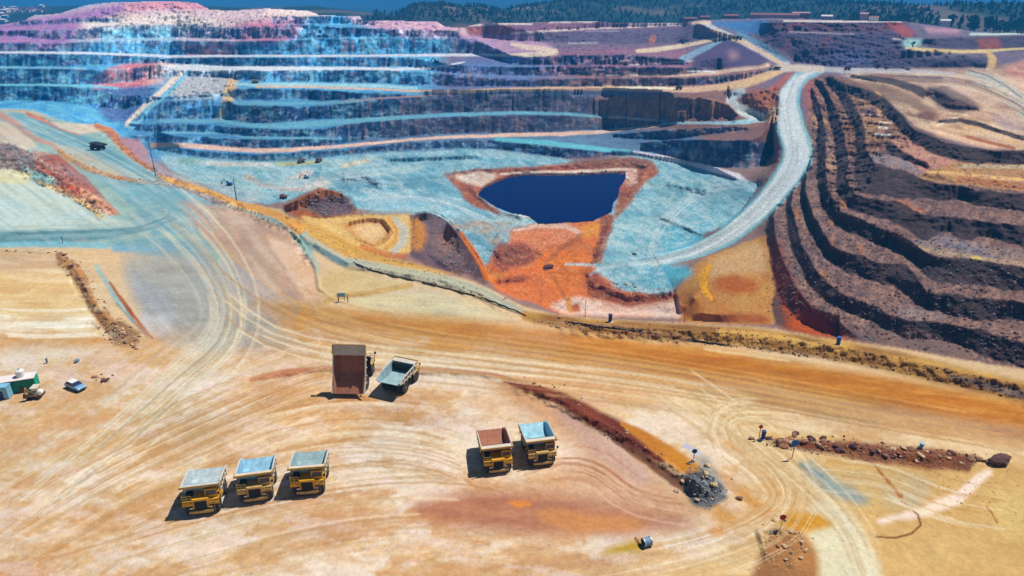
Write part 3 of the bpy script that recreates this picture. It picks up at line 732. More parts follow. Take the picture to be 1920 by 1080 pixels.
# -- pit floor
P(FLOOR, (140,194,204), (112,172,188), f=1, nz=NA)
fl = bbox(FLOOR, 4)
def FP(*a, **k): P(*a, **k)
FP([(300,290),(420,300),(560,304),(660,296),(760,290),(700,330),(560,345),(440,350),(340,330)], (186,214,206), (140,196,204), f=8, op=.8)
FP([(332,298),(372,297),(385,304),(360,310),(335,306)], (60,130,70), (70,150,110), f=3); FP([(470,318),(520,319),(510,323),(475,322)], (60,150,140), f=2)
S([(390,306),(450,308),(510,309)], (226,226,214), 4, .8); S([(520,308),(560,307),(600,304)], (206,210,130), 2.5, .8); S([(640,312),(680,302),(720,296)], (226,222,190), [3,4,2], .8)
FP([(530,345),(555,325),(580,318),(610,330),(622,345),(600,356),(560,354)], (240,228,218), (226,206,196), f=5)
S([(580,338),(594,328)], (70,140,170), 6); FP([(552,340),(566,336),(570,350),(556,352)], (120,170,190), f=2)
S([(460,330),(490,345),(530,354),(570,356)], (200,180,170), [5,5,4,3], .8)
FP([(380,340),(430,345),(500,372),(470,384),(400,358)], (150,190,200), (170,180,180), f=3)
FP([(630,320),(690,322),(715,350),(700,362),(640,360),(620,345)], (110,170,188), (90,156,184), f=4)
S([(650,325),(690,338),(712,355)], (50,90,110), 3, .7); S([(700,300),(780,298),(900,295)], (70,140,170), 5, .7)
FP([(640,368),(740,355),(840,372),(900,400),(940,418),(900,440),(850,425),(780,396),(690,392)], (176,216,222), (140,200,214), f=8, nz=NS)
FP([(820,410),(900,408),(980,412),(960,440),(920,470),(880,460)], (150,180,182), (176,160,140), f=5); FP([(860,435),(900,440),(925,470),(890,470)], (80,150,180), (110,160,170), f=3)
# rust rim and pond surrounds
RUST, RUST2 = (178,88,52), (130,72,56)
FP([(828,325),(900,316),(1000,312),(1100,304),(1180,296),(1225,302),(1235,325),(1205,350),(1175,395),(1140,420),(1150,410),(1165,330),(1000,330),(930,345),(898,368),(940,398),(990,412),(930,400),(880,384),(850,350)], (190,100,62), (150,84,60), f=2, warp=1.6)
FP([(1060,300),(1150,292),(1220,298),(1230,320),(1190,318),(1080,314)], (150,90,66), (120,80,66), f=4)
FP([(842,330),(900,322),(935,326),(925,340),(905,350),(870,342)], (246,214,190), (240,226,210), f=2)
S([(940,326),(1000,323),(1080,322),(1160,319),(1190,320)], (240,216,196), [2,2.4,2.6,4,3]); FP([(1160,320),(1190,318),(1198,345),(1178,350),(1170,335)], (240,212,200), (206,120,80), f=2)
S([(975,402),(1000,408)], (240,226,214), 2.5); FP([(1130,405),(1150,402),(1140,425),(1110,440),(1098,425)], (236,190,170), f=2)
# orange valley
FP([(905,505),(955,455),(962,432),(1000,422),(1080,416),(1120,410),(1145,430),(1120,470),(1112,510),(1180,545),(1270,560),(1285,592),(1060,588),(1000,568),(930,545)], (232,124,56), (222,112,48), f=2)
FP([(960,430),(1010,424),(1080,420),(1090,440),(1050,462),(1010,470),(960,452)], (226,140,96), (216,126,80), f=3)
S([(965,432),(1010,424),(1060,424),(1090,438)], (240,206,186), [2,3,4,4], .8)
FP([(1000,490),(1060,460),(1110,462),(1118,500),(1090,530),(1070,550),(1040,545),(1020,510)], (232,128,36), (222,112,40), f=5)
S([(1110,425),(1085,446),(1050,466),(1020,498)], (170,96,44), [3,4,4,2], .8); FP([(1088,425),(1120,415),(1125,440),(1095,445)], (232,150,46), f=2)
S([(1022,500),(1034,515),(1050,540),(1062,560)], (170,110,60), 2, .7); S([(1020,504),(1030,500)], (60,36,24), 2.5)
FP([(930,458),(985,455),(1020,478),(1000,492),(940,510),(920,490)], (170,82,60), (140,70,58), f=3, warp=1.6); FP([(925,524),(985,516),(990,528),(930,534)], (160,80,50), (140,72,52), f=2)
FP([(905,495),(925,500),(950,520),(925,530),(908,520)], (226,140,46), (190,100,40), f=3)
FP([(1125,400),(1150,405),(1150,450),(1130,500),(1112,500),(1118,470)], (166,86,58), (130,70,56), f=2, warp=1.6)
FP([(1095,530),(1120,505),(1140,540),(1180,552),(1270,545),(1272,560),(1230,575),(1180,578),(1110,560)], (170,76,44), (140,64,44), f=3, warp=1.5)
FP([(1030,572),(1058,560),(1080,556),(1110,560),(1180,577),(1240,566),(1272,560),(1280,596),(1150,592),(1060,588)], (242,218,204), (236,190,166), f=2)
S([(1064,560),(1070,580)], (222,150,56), 5, .9); FP([(1074,570),(1088,572),(1088,584),(1072,584)], (190,96,44), f=1)
# right floor
FP([(1165,400),(1215,340),(1330,330),(1420,345),(1395,395),(1340,430),(1250,480),(1225,490),(1130,500),(1140,450)], (156,202,206), (126,184,198), f=4)
FP([(1212,340),(1290,332),(1350,345),(1310,375),(1240,380)], (140,184,184), (120,170,180), f=4)
FP([(1235,448),(1245,425),(1290,408),(1330,412),(1330,440),(1280,470),(1245,474)], (70,172,196), (90,180,200), f=2); FP([(1315,440),(1350,428),(1365,432),(1330,452)], (150,110,96), (90,80,90), f=2)
FP([(1150,520),(1200,500),(1240,494),(1290,500),(1300,512),(1262,542),(1230,548),(1150,538)], (100,170,192), (120,180,196), f=3)
S([(1105,515),(1130,502),(1180,495),(1215,492)], (206,214,230), [1.5,3,2.5,2], .9)
S([(1222,478),(1226,450),(1234,425),(1260,405)], (206,220,216), [7,6,5,3], .7)
road([(1410,350),(1395,378),(1370,412),(1355,422)], (150,200,214), [3,3,4,5]); 
# main road
P(ROADP, (206,222,226), (194,212,216), f=1, warp=.4)
S(np.array(RDC)[3:, :2][::-1], (216,214,210), 4, .5); S(RL[:, :2], (130,190,200), 3.5, .8); S(RR[:, :2], (130,190,198), 3.5, .8)
S([(1060,496),(1130,498),(1200,494),(1260,486)], (190,214,218), [2,3,4,6], .8)
road([(1535,128),(1580,132),(1640,133),(1720,133),(1790,138)], (196,190,190), [4,5,5,3,3], .8); S([(1455,128),(1500,128),(1540,130)], (214,196,180), [5,7,6])
FP([(1390,180),(1420,168),(1460,170),(1464,200),(1440,206),(1408,200)], (176,110,76), (150,96,76), f=2); P([(1440,206),(1462,200),(1460,228),(1440,230),(1425,222)], (190,150,120), f=2); P([(1438,168),(1480,136),(1490,134),(1462,172)], (180,104,90), f=1)
P([(1185,225),(1290,224),(1370,190),(1385,222),(1330,228)], (166,106,76), (120,86,84), f=3, op=.7)
for fr_, sd_, am in ((.09, 461, .30), (.22, 463, .32), (.4, 465, .22)):
    n_ = fbm(U * fr_, V * fr_ * 2.0, seed=sd_, oct=3, gain=.65)
    mz = (polymask(FLOOR, UW, VW) & ~fgm & ~roadm).astype(float) * am
    bl_ = COL[..., 2] > COL[..., 0] * 1.1
    mixin(fg_all, mz * bl_ * np.clip(n_ * 5 - 1.0, 0, 1), (206,212,208)); mixin(fg_all, mz * bl_ * np.clip(-n_ * 5 - 1.0, 0, 1), (70,126,150))
    mixin(fg_all, mz * ~bl_ * np.clip(n_ * 5 - 1.2, 0, 1), (232,170,116)); mixin(fg_all, mz * ~bl_ * np.clip(-n_ * 5 - 1.2, 0, 1), (112,58,40))
tracks([(640,380),(760,365),(850,385),(930,420)], 8, 12, [(206,222,222), (110,160,176)], seed=31, op=.5)
tracks([(1215,490),(1228,440),(1260,400),(1310,360),(1400,350)], 7, 14, [(214,224,222), (100,156,176)], seed=32, op=.5)
tracks([(1080,500),(1160,496),(1240,488),(1320,465),(1400,410),(1450,360),(1494,300),(1484,240),(1474,190),(1500,140)], 6, 18, [(226,230,228), (150,176,180)], seed=33, op=.45, wd=1.0)
tracks([(340,330),(450,345),(540,350),(620,330),(720,320),(820,300)], 8, 12, [(214,222,214), (110,156,166)], seed=34, op=.4)
tracks([(640,330),(720,345),(800,340),(850,330)], 6, 8, [(80,130,150)], seed=35, op=.5)
# -- mounds below the plateau
P([(528,390),(560,372),(600,352),(640,362),(670,395),(665,412),(560,412)], (176,108,66), (150,90,66), f=1)
P([(578,378),(620,368),(655,372),(664,402),(610,408),(580,392)], (110,86,90), (84,70,86), f=3)
P([(560,405),(610,408),(700,402),(770,402),(780,470),(740,480),(690,470),(640,460),(600,440)], (226,190,132), (216,176,116), f=1)
P([(640,422),(692,411),(722,412),(738,436),(720,456),(700,462),(664,446)], (206,150,96), (190,134,84), f=2)
P([(655,426),(690,419),(716,420),(726,436),(712,450),(700,455),(675,444)], (232,196,150), f=3)
S([(742,412),(758,430),(756,452),(738,472)], (196,188,172), [6,7,7,6]); S([(728,410),(744,430),(742,450),(724,466)], (212,156,90), 4, .8)
P([(770,405),(800,396),(830,408),(862,436),(890,470),(912,524),(860,512),(800,500),(770,478)], (126,100,98), (84,70,84), f=1)
P([(770,410),(790,408),(800,440),(790,470),(772,470)], (200,136,72), (176,120,72), f=3); S([(862,436),(880,460),(900,492),(912,520)], (214,120,50), [3,5,5,4])
P([(815,440),(850,440),(860,470),(830,478)], (160,124,110), f=4, op=.6)
P([(545,408),(600,425),(660,455),(720,478),(800,500),(860,514),(800,512),(700,496),(640,480),(590,450),(555,432)], (216,174,104), (196,150,90), f=2)
S([(680,462),(720,476),(760,480)], (190,104,60), 5, .7)
# -- near ground
P(BC + [(2460,1300),(-460,1300),(-460,194)], (230,198,158), (218,182,138), f=1, warp=.5, nz=NA)
fg = (slice(0, NV), slice(0, NU))
def streakmix(pts, c, c2, f=6, op=.8): P(pts, c, c2, f=f, op=op, nz=NS)
streakmix([(-460,860),(400,700),(900,720),(1100,900),(900,1100),(-460,1280)], (236,208,174), (222,182,134), f=14, op=.7)
streakmix([(-460,740),(300,740),(420,800),(200,900),(-460,1000)], (222,198,158), (206,184,146), f=14, op=.8)
streakmix([(470,690),(700,690),(900,740),(960,800),(700,840),(480,780)], (224,188,140), (216,164,106), f=12, op=.6)
# upper left: teal haul road, spoil, pale slope
P([(-460,196),(0,206),(100,222),(165,236),(215,246),(262,303),(345,335),(440,378),(525,394),(580,440),(600,520),(420,520),(200,460),(-460,470)], (150,186,180), (166,188,176), f=2)
P([(10,212),(60,212),(130,240),(200,270),(250,300),(300,325),(330,345),(420,385),(380,440),(290,440),(240,380),(180,330),(120,290),(60,250)], (140,180,186), (120,170,182), f=1, nz=NS)
P([(95,268),(150,278),(240,320),(330,340),(320,350),(220,335),(120,300)], (206,190,166), (180,190,180), f=1)
S([(98,270),(125,295),(160,315),(215,332),(300,345)], (216,170,106), [3,5,5,4,3], c2=(190,120,80)); S([(0,215),(30,232),(60,258),(100,272)], (200,150,130), [6,6,5,3])
P([(-460,214),(10,228),(60,264),(70,276),(40,282),(-460,250)], (230,206,180), (216,190,160), f=1)
S([(50,213),(80,225),(110,240),(150,252)], (206,120,84), [3,4,4,2]); P([(95,228),(140,232),(180,234),(200,244),(150,252),(110,240)], (226,206,180), f=1)
S([(180,236),(205,246),(235,278),(262,300),(290,318)], (220,150,84), [4,7,8,8,6], c2=(190,110,90)); P([(215,255),(262,262),(275,280),(285,312),(262,300),(240,280)], (190,150,150), (170,130,140), f=1)
P([(270,290),(330,330),(380,352),(440,378),(420,384),(330,345),(290,325)], (180,150,150), (150,150,160), f=1)
S([(300,332),(350,347),(400,364),(450,384),(520,402),(560,430)], (222,170,90), [5,5,5,6,8,9], c2=(206,140,84))
S([(290,345),(340,352),(400,378),(460,400),(530,428),(565,470),(585,510)], (170,110,76), [1.2]*7, .8)
P([(-460,262),(20,270),(70,288),(130,330),(70,330),(-460,300)], (150,120,110), (120,96,96), f=1)
BR1 = 1
P([(60,282),(110,290),(165,335),(205,380),(225,400),(190,405),(120,362),(80,340)], (196,110,84), (160,84,70), f=1)
P([(95,345),(150,348),(160,368),(120,372),(100,360)], (216,96,60), (190,80,56), f=1); P([(150,352),(200,380),(225,400),(180,400),(150,375)], (226,176,140), (206,130,90), f=1)
P([(40,310),(100,332),(110,350),(60,335)], (130,190,190), (150,180,170), f=1)
P([(-460,315),(20,318),(60,340),(120,365),(220,412),(290,425),(180,440),(80,430),(-460,440)], (214,220,200), (196,212,206), f=2)
P([(-460,300),(30,318),(60,325),(50,345),(-460,340)], (226,216,170), f=1); S([(70,340),(120,360),(190,405)], (216,180,110), [2,4,4], .9)
P([(-460,430),(0,434),(100,432),(200,430),(290,424),(230,444),(130,458),(-460,462)], (84,130,140), (130,172,176), f=1, nz=NS)
S([(-460,462),(0,460),(120,458),(200,462)], (130,190,204), 5, .9)
P([(200,455),(280,445),(400,455),(385,470),(400,500),(380,515),(320,512),(290,480),(210,470)], (130,178,186), (110,160,176), f=2); S([(212,467),(250,466),(295,470)], (130,186,214), [4,6,3], .5)
P([(330,375),(440,390),(540,430),(590,500),(605,570),(520,560),(440,500),(380,440)], (202,166,140), (190,154,134), f=3, nz=NS)
P([(500,440),(560,465),(590,510),(600,565),(570,560),(545,520),(520,480)], (226,180,140), (232,196,170), f=2)
P([(230,480),(330,480),(450,520),(560,600),(600,660),(420,660),(300,640),(250,560)], (190,178,158), (170,166,156), f=6, nz=NS)
P([(410,490),(470,510),(530,570),(480,580),(430,550)], (180,166,170), f=6, op=.8)
P([(232,500),(270,520),(320,560),(330,600),(290,590),(250,550)], (166,168,182), (180,180,188), f=6, op=.6); P([(260,585),(320,590),(330,640),(270,625)], (212,204,196), f=4)
# left yard
P([(-460,470),(100,474),(140,500),(170,560),(190,600),(180,640),(-460,650)], (236,204,150), (226,186,130), f=2, nz=NS)
P([(-460,470),(110,474),(120,500),(60,512),(-460,510)], (212,176,140), f=4); P([(-460,585),(80,590),(185,588),(170,622),(-460,628)], (250,236,212), (244,222,186), f=4, nz=NS)
P([(-460,630),(100,632),(200,630),(210,650),(-460,656)], (220,164,96), (206,150,90), f=3, nz=NS); P([(-460,660),(120,655),(240,650),(200,672),(-460,685)], (236,212,180), f=4, op=.8)
S([(110,480),(140,505),(160,540),(180,580),(225,632)], (190,130,70), [7,10,9,9,16], c2=(150,104,76)); S([(180,500),(200,530),(225,570),(250,600)], (150,190,190), 5, .8); S([(205,530),(240,580),(285,635)], (190,116,66), [2,4,2], c2=(160,90,60))
P([(190,600),(230,600),(265,625),(250,650),(215,648)], (170,130,90), (130,96,70), f=2)
# road from the junction across to the right
P([(600,570),(700,588),(850,600),(1000,618),(1150,632),(1300,648),(1500,680),(1700,712),(1925,752),(2460,800),(2460,900),(1925,838),(1700,800),(1500,762),(1300,725),(1100,690),(900,662),(700,655),(560,640),(450,560)], (212,164,98), (200,146,84), f=5, nz=NS)
P([(1150,640),(1350,662),(1600,705),(1925,765),(2460,815),(2460,840),(1925,795),(1600,745),(1300,705),(1150,675)], (212,146,66), (196,130,60), f=5, nz=NS, op=.85)
P([(1300,715),(1600,755),(1925,800),(2460,850),(2460,900),(1925,838),(1600,788),(1300,735)], (200,160,122), (186,146,112), f=4, nz=NS)
P([(640,552),(720,540),(820,545),(920,580),(980,605),(900,602),(760,590),(690,584)], (226,206,160), (206,190,160), f=4, nz=NS)
P([(600,505),(660,505),(760,530),(700,545),(640,552),(610,560),(596,540)], (222,196,146), (206,176,120), f=4)
S([(575,445),(640,488),(700,500),(760,512),(830,525),(900,547),(980,585)], (196,190,160), [5,7,8,9,9,8,6], c2=(176,176,160)); S([(700,508),(800,530),(880,552),(930,572),(1000,598)], (76,64,56), [.8,1.2,1.2,1,1], .9, warp=.2)
S([(590,462),(620,482),(650,496)], (110,150,160), 5, .8)
S([(610,565),(640,556),(700,548),(770,534)], (206,164,96), 5, .8)
S([(985,592),(1100,610),(1200,618),(1300,626),(1400,632),(1500,646),(1600,662),(1700,684),(1800,708),(1930,738),(2460,800)], (216,172,100), [9,12,14,16,18,18,19,20,20,20,22], c2=(150,106,64))
S([(1010,604),(1100,610),(1200,620),(1300,634)], (150,110,80), [4,6,6,4], .7, c2=(190,150,110)); S([(1150,612),(1300,640),(1330,644)], (84,66,60), 1.2, .7)
S([(1350,622),(1450,632),(1540,650)], (226,184,110), 6, .7); S([(1780,705),(1860,726),(1930,744)], (160,140,130), [3,7,8], .8, c2=(110,100,104))
S([(1320,655),(1420,668),(1480,678)], (240,214,170), [2,3,1], .7); S([(640,575),(760,592),(1000,612),(1240,645)], (226,196,150), [2,4,3,2], .5)
smear([(-460,650),(420,640),(620,720),(900,760),(960,900),(700,1300),(-460,1300)], -.30, (222,212,194), (204,162,104), 0.53, seed=601)
smear([(-460,650),(420,640),(620,720),(900,760),(960,900),(700,1300),(-460,1300)], -.55, (226,214,204), (198,152,96), 0.36, freq=.08, aspect=4, seed=607)
smear([(600,720),(1000,800),(1300,960),(1400,1300),(560,1300)], -.12, (230,206,176), (190,138,98), 0.51, seed=613)
smear([(600,720),(1000,800),(1250,900),(1100,960),(560,900)], .35, (232,204,170), (196,148,100), 0.36, freq=.09, aspect=2.5, seed=617)
smear([(560,580),(1000,610),(1925,755),(2460,810),(2460,900),(1925,838),(1100,690),(560,650)], .13, (226,180,118), (176,120,66), 0.53, f=6, aspect=12, freq=.07, seed=619)
smear([(640,545),(820,545),(980,605),(700,590)], .12, (232,214,180), (206,170,110), 0.51, f=5, aspect=8, freq=.06, seed=623)
smear([(230,400),(420,380),(620,560),(600,660),(300,650)], .9, (214,206,190), (150,150,140), 0.43, f=12, aspect=4, freq=.05, seed=631)
smear([(1240,700),(1600,770),(1925,840),(1925,860),(1500,830),(1300,780)], .15, (232,206,160), (206,160,104), 0.43, f=8, aspect=8, freq=.06, seed=641)
smear([(1380,830),(1925,860),(2460,880),(2460,1300),(1300,1300)], .55, (234,216,180), (200,148,76), 0.53, f=14, aspect=3, freq=.04, seed=643)
smear([(1480,870),(2460,870),(2460,1300),(1600,1300)], -.3, (232,206,150), (190,130,64), 0.36, f=14, aspect=3, freq=.09, seed=647)
smear([(-460,470),(180,470),(220,640),(-460,660)], .02, (246,226,190), (210,160,100), 0.43, f=6, aspect=7, freq=.07, seed=653)
smear([(-460,215),(60,212),(300,330),(430,390),(300,460),(-460,460)], .62, (206,212,200), (130,160,166), 0.36, f=6, aspect=6, freq=.08, seed=659)
smear([(-460,640),(1000,640),(1400,800),(1500,1300),(-460,1300)], -.2, (240,226,208), (208,160,116), .6, f=30, aspect=2.2, freq=.012, seed=691)
smear([(-460,640),(1000,640),(1400,800),(1500,1300),(-460,1300)], .15, (232,208,194), (212,168,124), .5, f=30, aspect=2.0, freq=.028, seed=693)
smear([(1300,780),(1925,840),(2460,860),(2460,1300),(1300,1300)], .4, (238,224,196), (206,150,74), .55, f=20, aspect=2.0, freq=.02, seed=695)
P([(640,580),(850,596),(1000,614),(1150,634),(1300,655),(1500,690),(1700,724),(1925,768),(2460,815),(2460,850),(1925,806),(1700,764),(1500,730),(1300,694),(1100,664),(900,640),(700,625)], (206,140,66), (190,120,52), f=6, nz=NS, op=.5)
P([(900,640),(1100,668),(1400,715),(1925,806),(2460,850),(2460,890),(1925,832),(1500,760),(1200,704),(900,660)], (186,148,116), (200,164,126), f=5, nz=NS, op=.5)
P([(230,470),(400,470),(520,560),(540,620),(380,640),(290,600)], (176,176,176), (164,160,150), f=14, op=.5, nz=NS)
# windrow, puddles, red dirt
P([(880,690),(960,700),(1000,735),(1100,790),(1180,850),(1260,910),(1330,960),(1200,990),(1000,990),(880,950),(1040,900),(1100,860),(1000,780)], (206,160,124), (216,176,142), f=10, op=.8)
P([(760,940),(900,915),(1060,930),(1240,960),(1330,985),(1200,1005),(980,1000),(800,985)], (196,142,112), (180,124,100), f=8, op=.85, nz=NS)
P([(1000,960),(1040,952),(1100,965),(1180,968),(1215,985),(1180,998),(1090,1000),(1020,985)], (216,156,100), f=3, op=.7); P([(950,940),(985,938),(998,948),(965,952)], (222,150,88), f=1); P([(1330,990),(1350,988),(1368,996),(1345,1006),(1332,1004)], (222,160,110), f=2)
P([(1040,745),(1100,790),(1170,840),(1240,905),(1200,910),(1110,850),(1040,780)], (196,166,156), f=6, op=.6)
S([(945,712),(1000,728),(1060,752),(1100,775),(1150,802),(1200,832),(1240,858)], (150,84,62), [5,9,13,16,17,16,10], c2=(120,66,56)); S([(1165,795),(1210,820),(1260,855),(1300,885),(1325,905)], (212,152,70), [4,11,15,14,8], c2=(196,134,64))
S([(1150,822),(1210,862),(1270,905),(1310,930)], (130,84,64), [6,8,9,8], .9); P([(1280,890),(1320,880),(1350,905),(1366,935),(1330,955),(1300,950),(1282,920)], (130,128,124), (100,100,104), f=2)
P([(1300,850),(1330,860),(1365,915),(1350,925),(1320,890)], (160,160,156), f=3, op=.8); S([(1285,835),(1310,850)], (190,196,214), 5, .7)
S([(470,712),(540,698),(620,690)], (190,120,84), [4,7,4], .8, c2=(206,150,100)); S([(700,692),(800,694),(900,698),(950,710)], (176,124,96), [3,7,6,4], .8); S([(640,752),(700,750)], (216,150,90), 8, .6); S([(860,705),(920,708),(936,716)], (206,196,186), 4, .7)
# right yard
P([(1360,690),(1500,760),(1925,850),(1925,830),(1500,740)], (214,176,126), f=5, op=.6)
P([(1480,860),(1600,850),(1925,865),(2460,880),(2460,1280),(1660,1280),(1560,960)], (224,188,132), (206,168,112), f=8)
P([(1540,880),(1640,870),(1760,900),(1720,960),(1600,950)], (216,180,120), (196,180,150), f=6, op=.8)
P([(1840,920),(2460,900),(2460,1060),(1880,1010)], (226,196,136), (214,180,118), f=8, op=.8)
P([(1260,720),(1400,740),(1500,860),(1580,940),(1640,1040),(1670,1290),(1530,1290),(1500,1000),(1480,920),(1380,830),(1290,770)], (226,198,152), (232,206,164), f=6)
P([(1545,930),(1600,970),(1650,1060),(1670,1290),(1540,1290),(1530,1040),(1510,960)], (232,220,190), (222,206,166), f=5)
P([(1380,830),(1450,860),(1500,930),(1470,980),(1380,1030),(1150,1100),(1100,1290),(1300,1290),(1420,1100),(1500,1000)], (226,196,148), (214,178,126), f=6, op=.8, nz=NS)
P([(1480,868),(1520,862),(1570,900),(1640,940),(1610,945),(1540,920)], (160,170,166), (190,180,150), f=4); S([(1500,872),(1540,892)], (110,140,150), 4, .6)
P([(1640,975),(1720,955),(1780,930),(1850,878),(1862,886),(1800,945),(1740,968),(1650,982)], (244,222,204), (240,214,190), f=2)
S([(1600,850),(1640,872),(1680,920),(1690,930)], (180,120,64), [1.5,2,3,4], .9); S([(1690,938),(1722,965),(1726,985),(1710,1000),(1680,1008),(1640,1006)], (150,96,56), [1,1.6,2,2,2,1], .9); S([(1850,950),(1870,980)], (170,110,60), 1.6, .8)
P([(1470,960),(1530,960),(1570,985),(1500,1000),(1460,980)], (212,156,60), (226,180,96), f=3); P([(1440,1000),(1500,990),(1535,1040),(1530,1100),(1400,1100)], (206,150,92), (160,116,84), f=4)
P([(1430,820),(1490,822),(1600,828),(1720,840),(1830,855),(1820,885),(1720,878),(1600,860),(1490,840)], (160,104,72), (130,80,62), f=2, warp=1.5)
P([(1620,845),(1690,848),(1700,866),(1630,862)], (140,88,84), f=3); S([(1430,815),(1520,818),(1560,822)], (222,180,110), 4, .6)
P([(1120,1040),(1180,1015),(1215,1015),(1200,1035)], (196,160,70), f=3); S([(1190,1010),(1204,1030)], (110,60,40), 2, .8)
fs = bbox(FLOOR, 10); fmk = blur(polymask(FLOOR, U[fs], V[fs]).astype(float), 2)
blueish = (COL[fs][..., 2] > COL[fs][..., 0] * 1.15)
for ang, fr, sd_ in ((.1, .045, 671), (.5, .11, 673)):
    n = flow(ang, 2.5, fr, sd_)[fs]
    mixin(fs, fmk * blueish * .5 * np.clip(n * 2.4, 0, 1), (190,208,210)); mixin(fs, fmk * blueish * .4 * np.clip(-n * 2.4, 0, 1), (92,146,166))
    mixin(fs, fmk * ~blueish * .2 * np.clip(-n * 3 - .1, 0, 1), (120,66,48))
# wheel tracks
LT, DK, BR = (240,222,190), (196,160,112), (186,136,84)
tracks([(300,400),(380,470),(430,560),(420,640),(330,710),(200,830),(40,960)], 34, 40, [LT, (214,206,184), (176,164,140)], seed=1)
tracks([(360,420),(450,520),(560,590),(760,640),(1000,668),(1300,712),(1600,768),(1930,825)], 24, 34, [(222,176,112), (176,124,70), (190,150,100)], seed=2, op=.35)
tracks([(420,560),(520,640),(760,665),(1000,690),(1250,720),(1500,770)], 14, 20, [LT, DK], seed=3)
tracks([(0,1020),(200,900),(420,800),(560,740),(640,720)], 55, 34, [LT, DK, BR], seed=4)
tracks([(100,1080),(360,1000),(640,930),(860,920),(1000,960)], 50, 30, [LT, DK, BR], seed=5)
tracks([(1240,720),(1340,790),(1440,860),(1490,930),(1440,990),(1300,1040),(1100,1080)], 26, 40, [LT, DK, (206,170,120)], seed=6)
tracks([(1300,760),(1420,840),(1520,920),(1590,1000),(1620,1090)], 18, 24, [LT, (206,184,150), DK], seed=7)
tracks([(1500,780),(1380,770),(1350,800),(1400,860)], 14, 16, [LT, DK], seed=8)
tracks([(980,900),(1050,870),(1120,880),(1180,940),(1330,960)], 22, 22, [(186,130,100), (226,190,160)], seed=9)
tracks([(1540,900),(1660,910),(1760,960),(1900,980)], 30, 18, [(196,150,90), LT], seed=10)
tracks([(0,440),(120,436),(260,432),(330,400)], 7, 16, [(90,136,146), (160,190,190)], seed=11)
tracks([(40,225),(130,260),(230,310),(330,372),(400,440)], 10, 20, [(170,200,200), (104,150,164)], seed=12, wd=.9)
tracks([(0,600),(80,604),(180,600)], 14, 14, [(226,190,130), (252,242,222)], seed=13)
tracks([(500,830),(640,800),(800,810),(900,850)], 40, 26, [LT, DK, BR], seed=14)
# -- overall grain
K = 1 + .10 * NA + .13 * NB + .16 * NC
K *= 1 + np.where(fgm, .07, .12) * rng.normal(size=(NV, NU))
lz = (np.clip((480 - V) / 60, 0, 1) * np.clip((620 - U) / 60, 0, 1))
bank = blur(polymask([(0,262),(70,285),(130,318),(215,398),(190,406),(110,362),(0,315)], UW, VW).astype(float), 2) + blur(polymask([(45,208),(110,232),(200,250),(240,280),(300,320),(440,378),(560,435),(590,500),(575,500),(540,440),(420,390),(290,330),(225,280),(180,246),(60,222)], UW, VW).astype(float), 2)
BN = fbm(U * .14, V * .2, seed=521, oct=4, gain=.7)
K = np.where(fgm, 1 + .05 * NA + (.08 + .10 * lz) * NB + (.07 + .10 * lz) * NC + 1.1 * np.clip(bank, 0, 1) * BN + .025 * rng.normal(size=(NV, NU)), K)
COL *= np.clip(K, .35, 1.8)[..., None]
tint = fbm(X * .05, Y * .05, ZZ * .08, seed=501, oct=3)
COL[..., 0] *= 1 + .07 * tint; COL[..., 2] *= 1 - .07 * tint
mean_ = COL[fgm & (V > 560) & (V < 1080)].mean(0)
g_ = np.clip((V - 540) / 60, 0, 1)[..., None] * fgm[..., None]
COL = COL * (1 - g_) + g_ * mean_ * np.array([.99, .95, .91]) * np.power(np.maximum(COL / mean_, .02), 1.28)
lum = (COL * [.25, .6, .15]).sum(-1, keepdims=True)
sat = np.where(fgm, 1.03, np.where(roadm, .6, np.where(polymask(FLOOR, UW, VW), 1.02, 1.15)))[..., None]
COL = np.clip(lum + (COL - lum) * sat, .004, .85)
# ------------------------------------------------------------------ materials
def new_mat(name):
    m = bpy.data.materials.new(name); m.use_nodes = True
    return m, m.node_tree, m.node_tree.nodes["Principled BSDF"]
def earth_mat():
    m, t, b = new_mat("earth")
    a = t.nodes.new("ShaderNodeAttribute"); a.attribute_name = "rock_colour"
    g = t.nodes.new("ShaderNodeNewGeometry")
    n1 = t.nodes.new("ShaderNodeTexNoise"); n1.inputs["Scale"].default_value = 1.1; n1.inputs["Detail"].default_value = 7; n1.inputs["Roughness"].default_value = .7
    n2 = t.nodes.new("ShaderNodeTexNoise"); n2.inputs["Scale"].default_value = .16; n2.inputs["Detail"].default_value = 5
    t.links.new(g.outputs["Position"], n1.inputs["Vector"]); t.links.new(g.outputs["Position"], n2.inputs["Vector"])
    r = t.nodes.new("ShaderNodeMapRange"); r.inputs[1].default_value = .3; r.inputs[2].default_value = .7; r.inputs[3].default_value = .84; r.inputs[4].default_value = 1.16
    t.links.new(n1.outputs[0], r.inputs[0])
    mx = t.nodes.new("ShaderNodeVectorMath"); mx.operation = 'SCALE'
    t.links.new(a.outputs["Color"], mx.inputs[0]); t.links.new(r.outputs[0], mx.inputs["Scale"])
    t.links.new(mx.outputs[0], b.inputs["Base Color"])
    b.inputs["Roughness"].default_value = .95; b.inputs["Specular IOR Level"].default_value = .15
    ad = t.nodes.new("ShaderNodeMath"); ad.operation = 'MULTIPLY_ADD'; ad.inputs[1].default_value = 4.0
    t.links.new(n2.outputs[0], ad.inputs[0]); t.links.new(n1.outputs[0], ad.inputs[2])
    bp = t.nodes.new("ShaderNodeBump"); bp.inputs["Strength"].default_value = .5; bp.inputs["Distance"].default_value = .25
    t.links.new(ad.outputs[0], bp.inputs["Height"]); t.links.new(bp.outputs[0], b.inputs["Normal"])
    return m
EARTH = earth_mat()

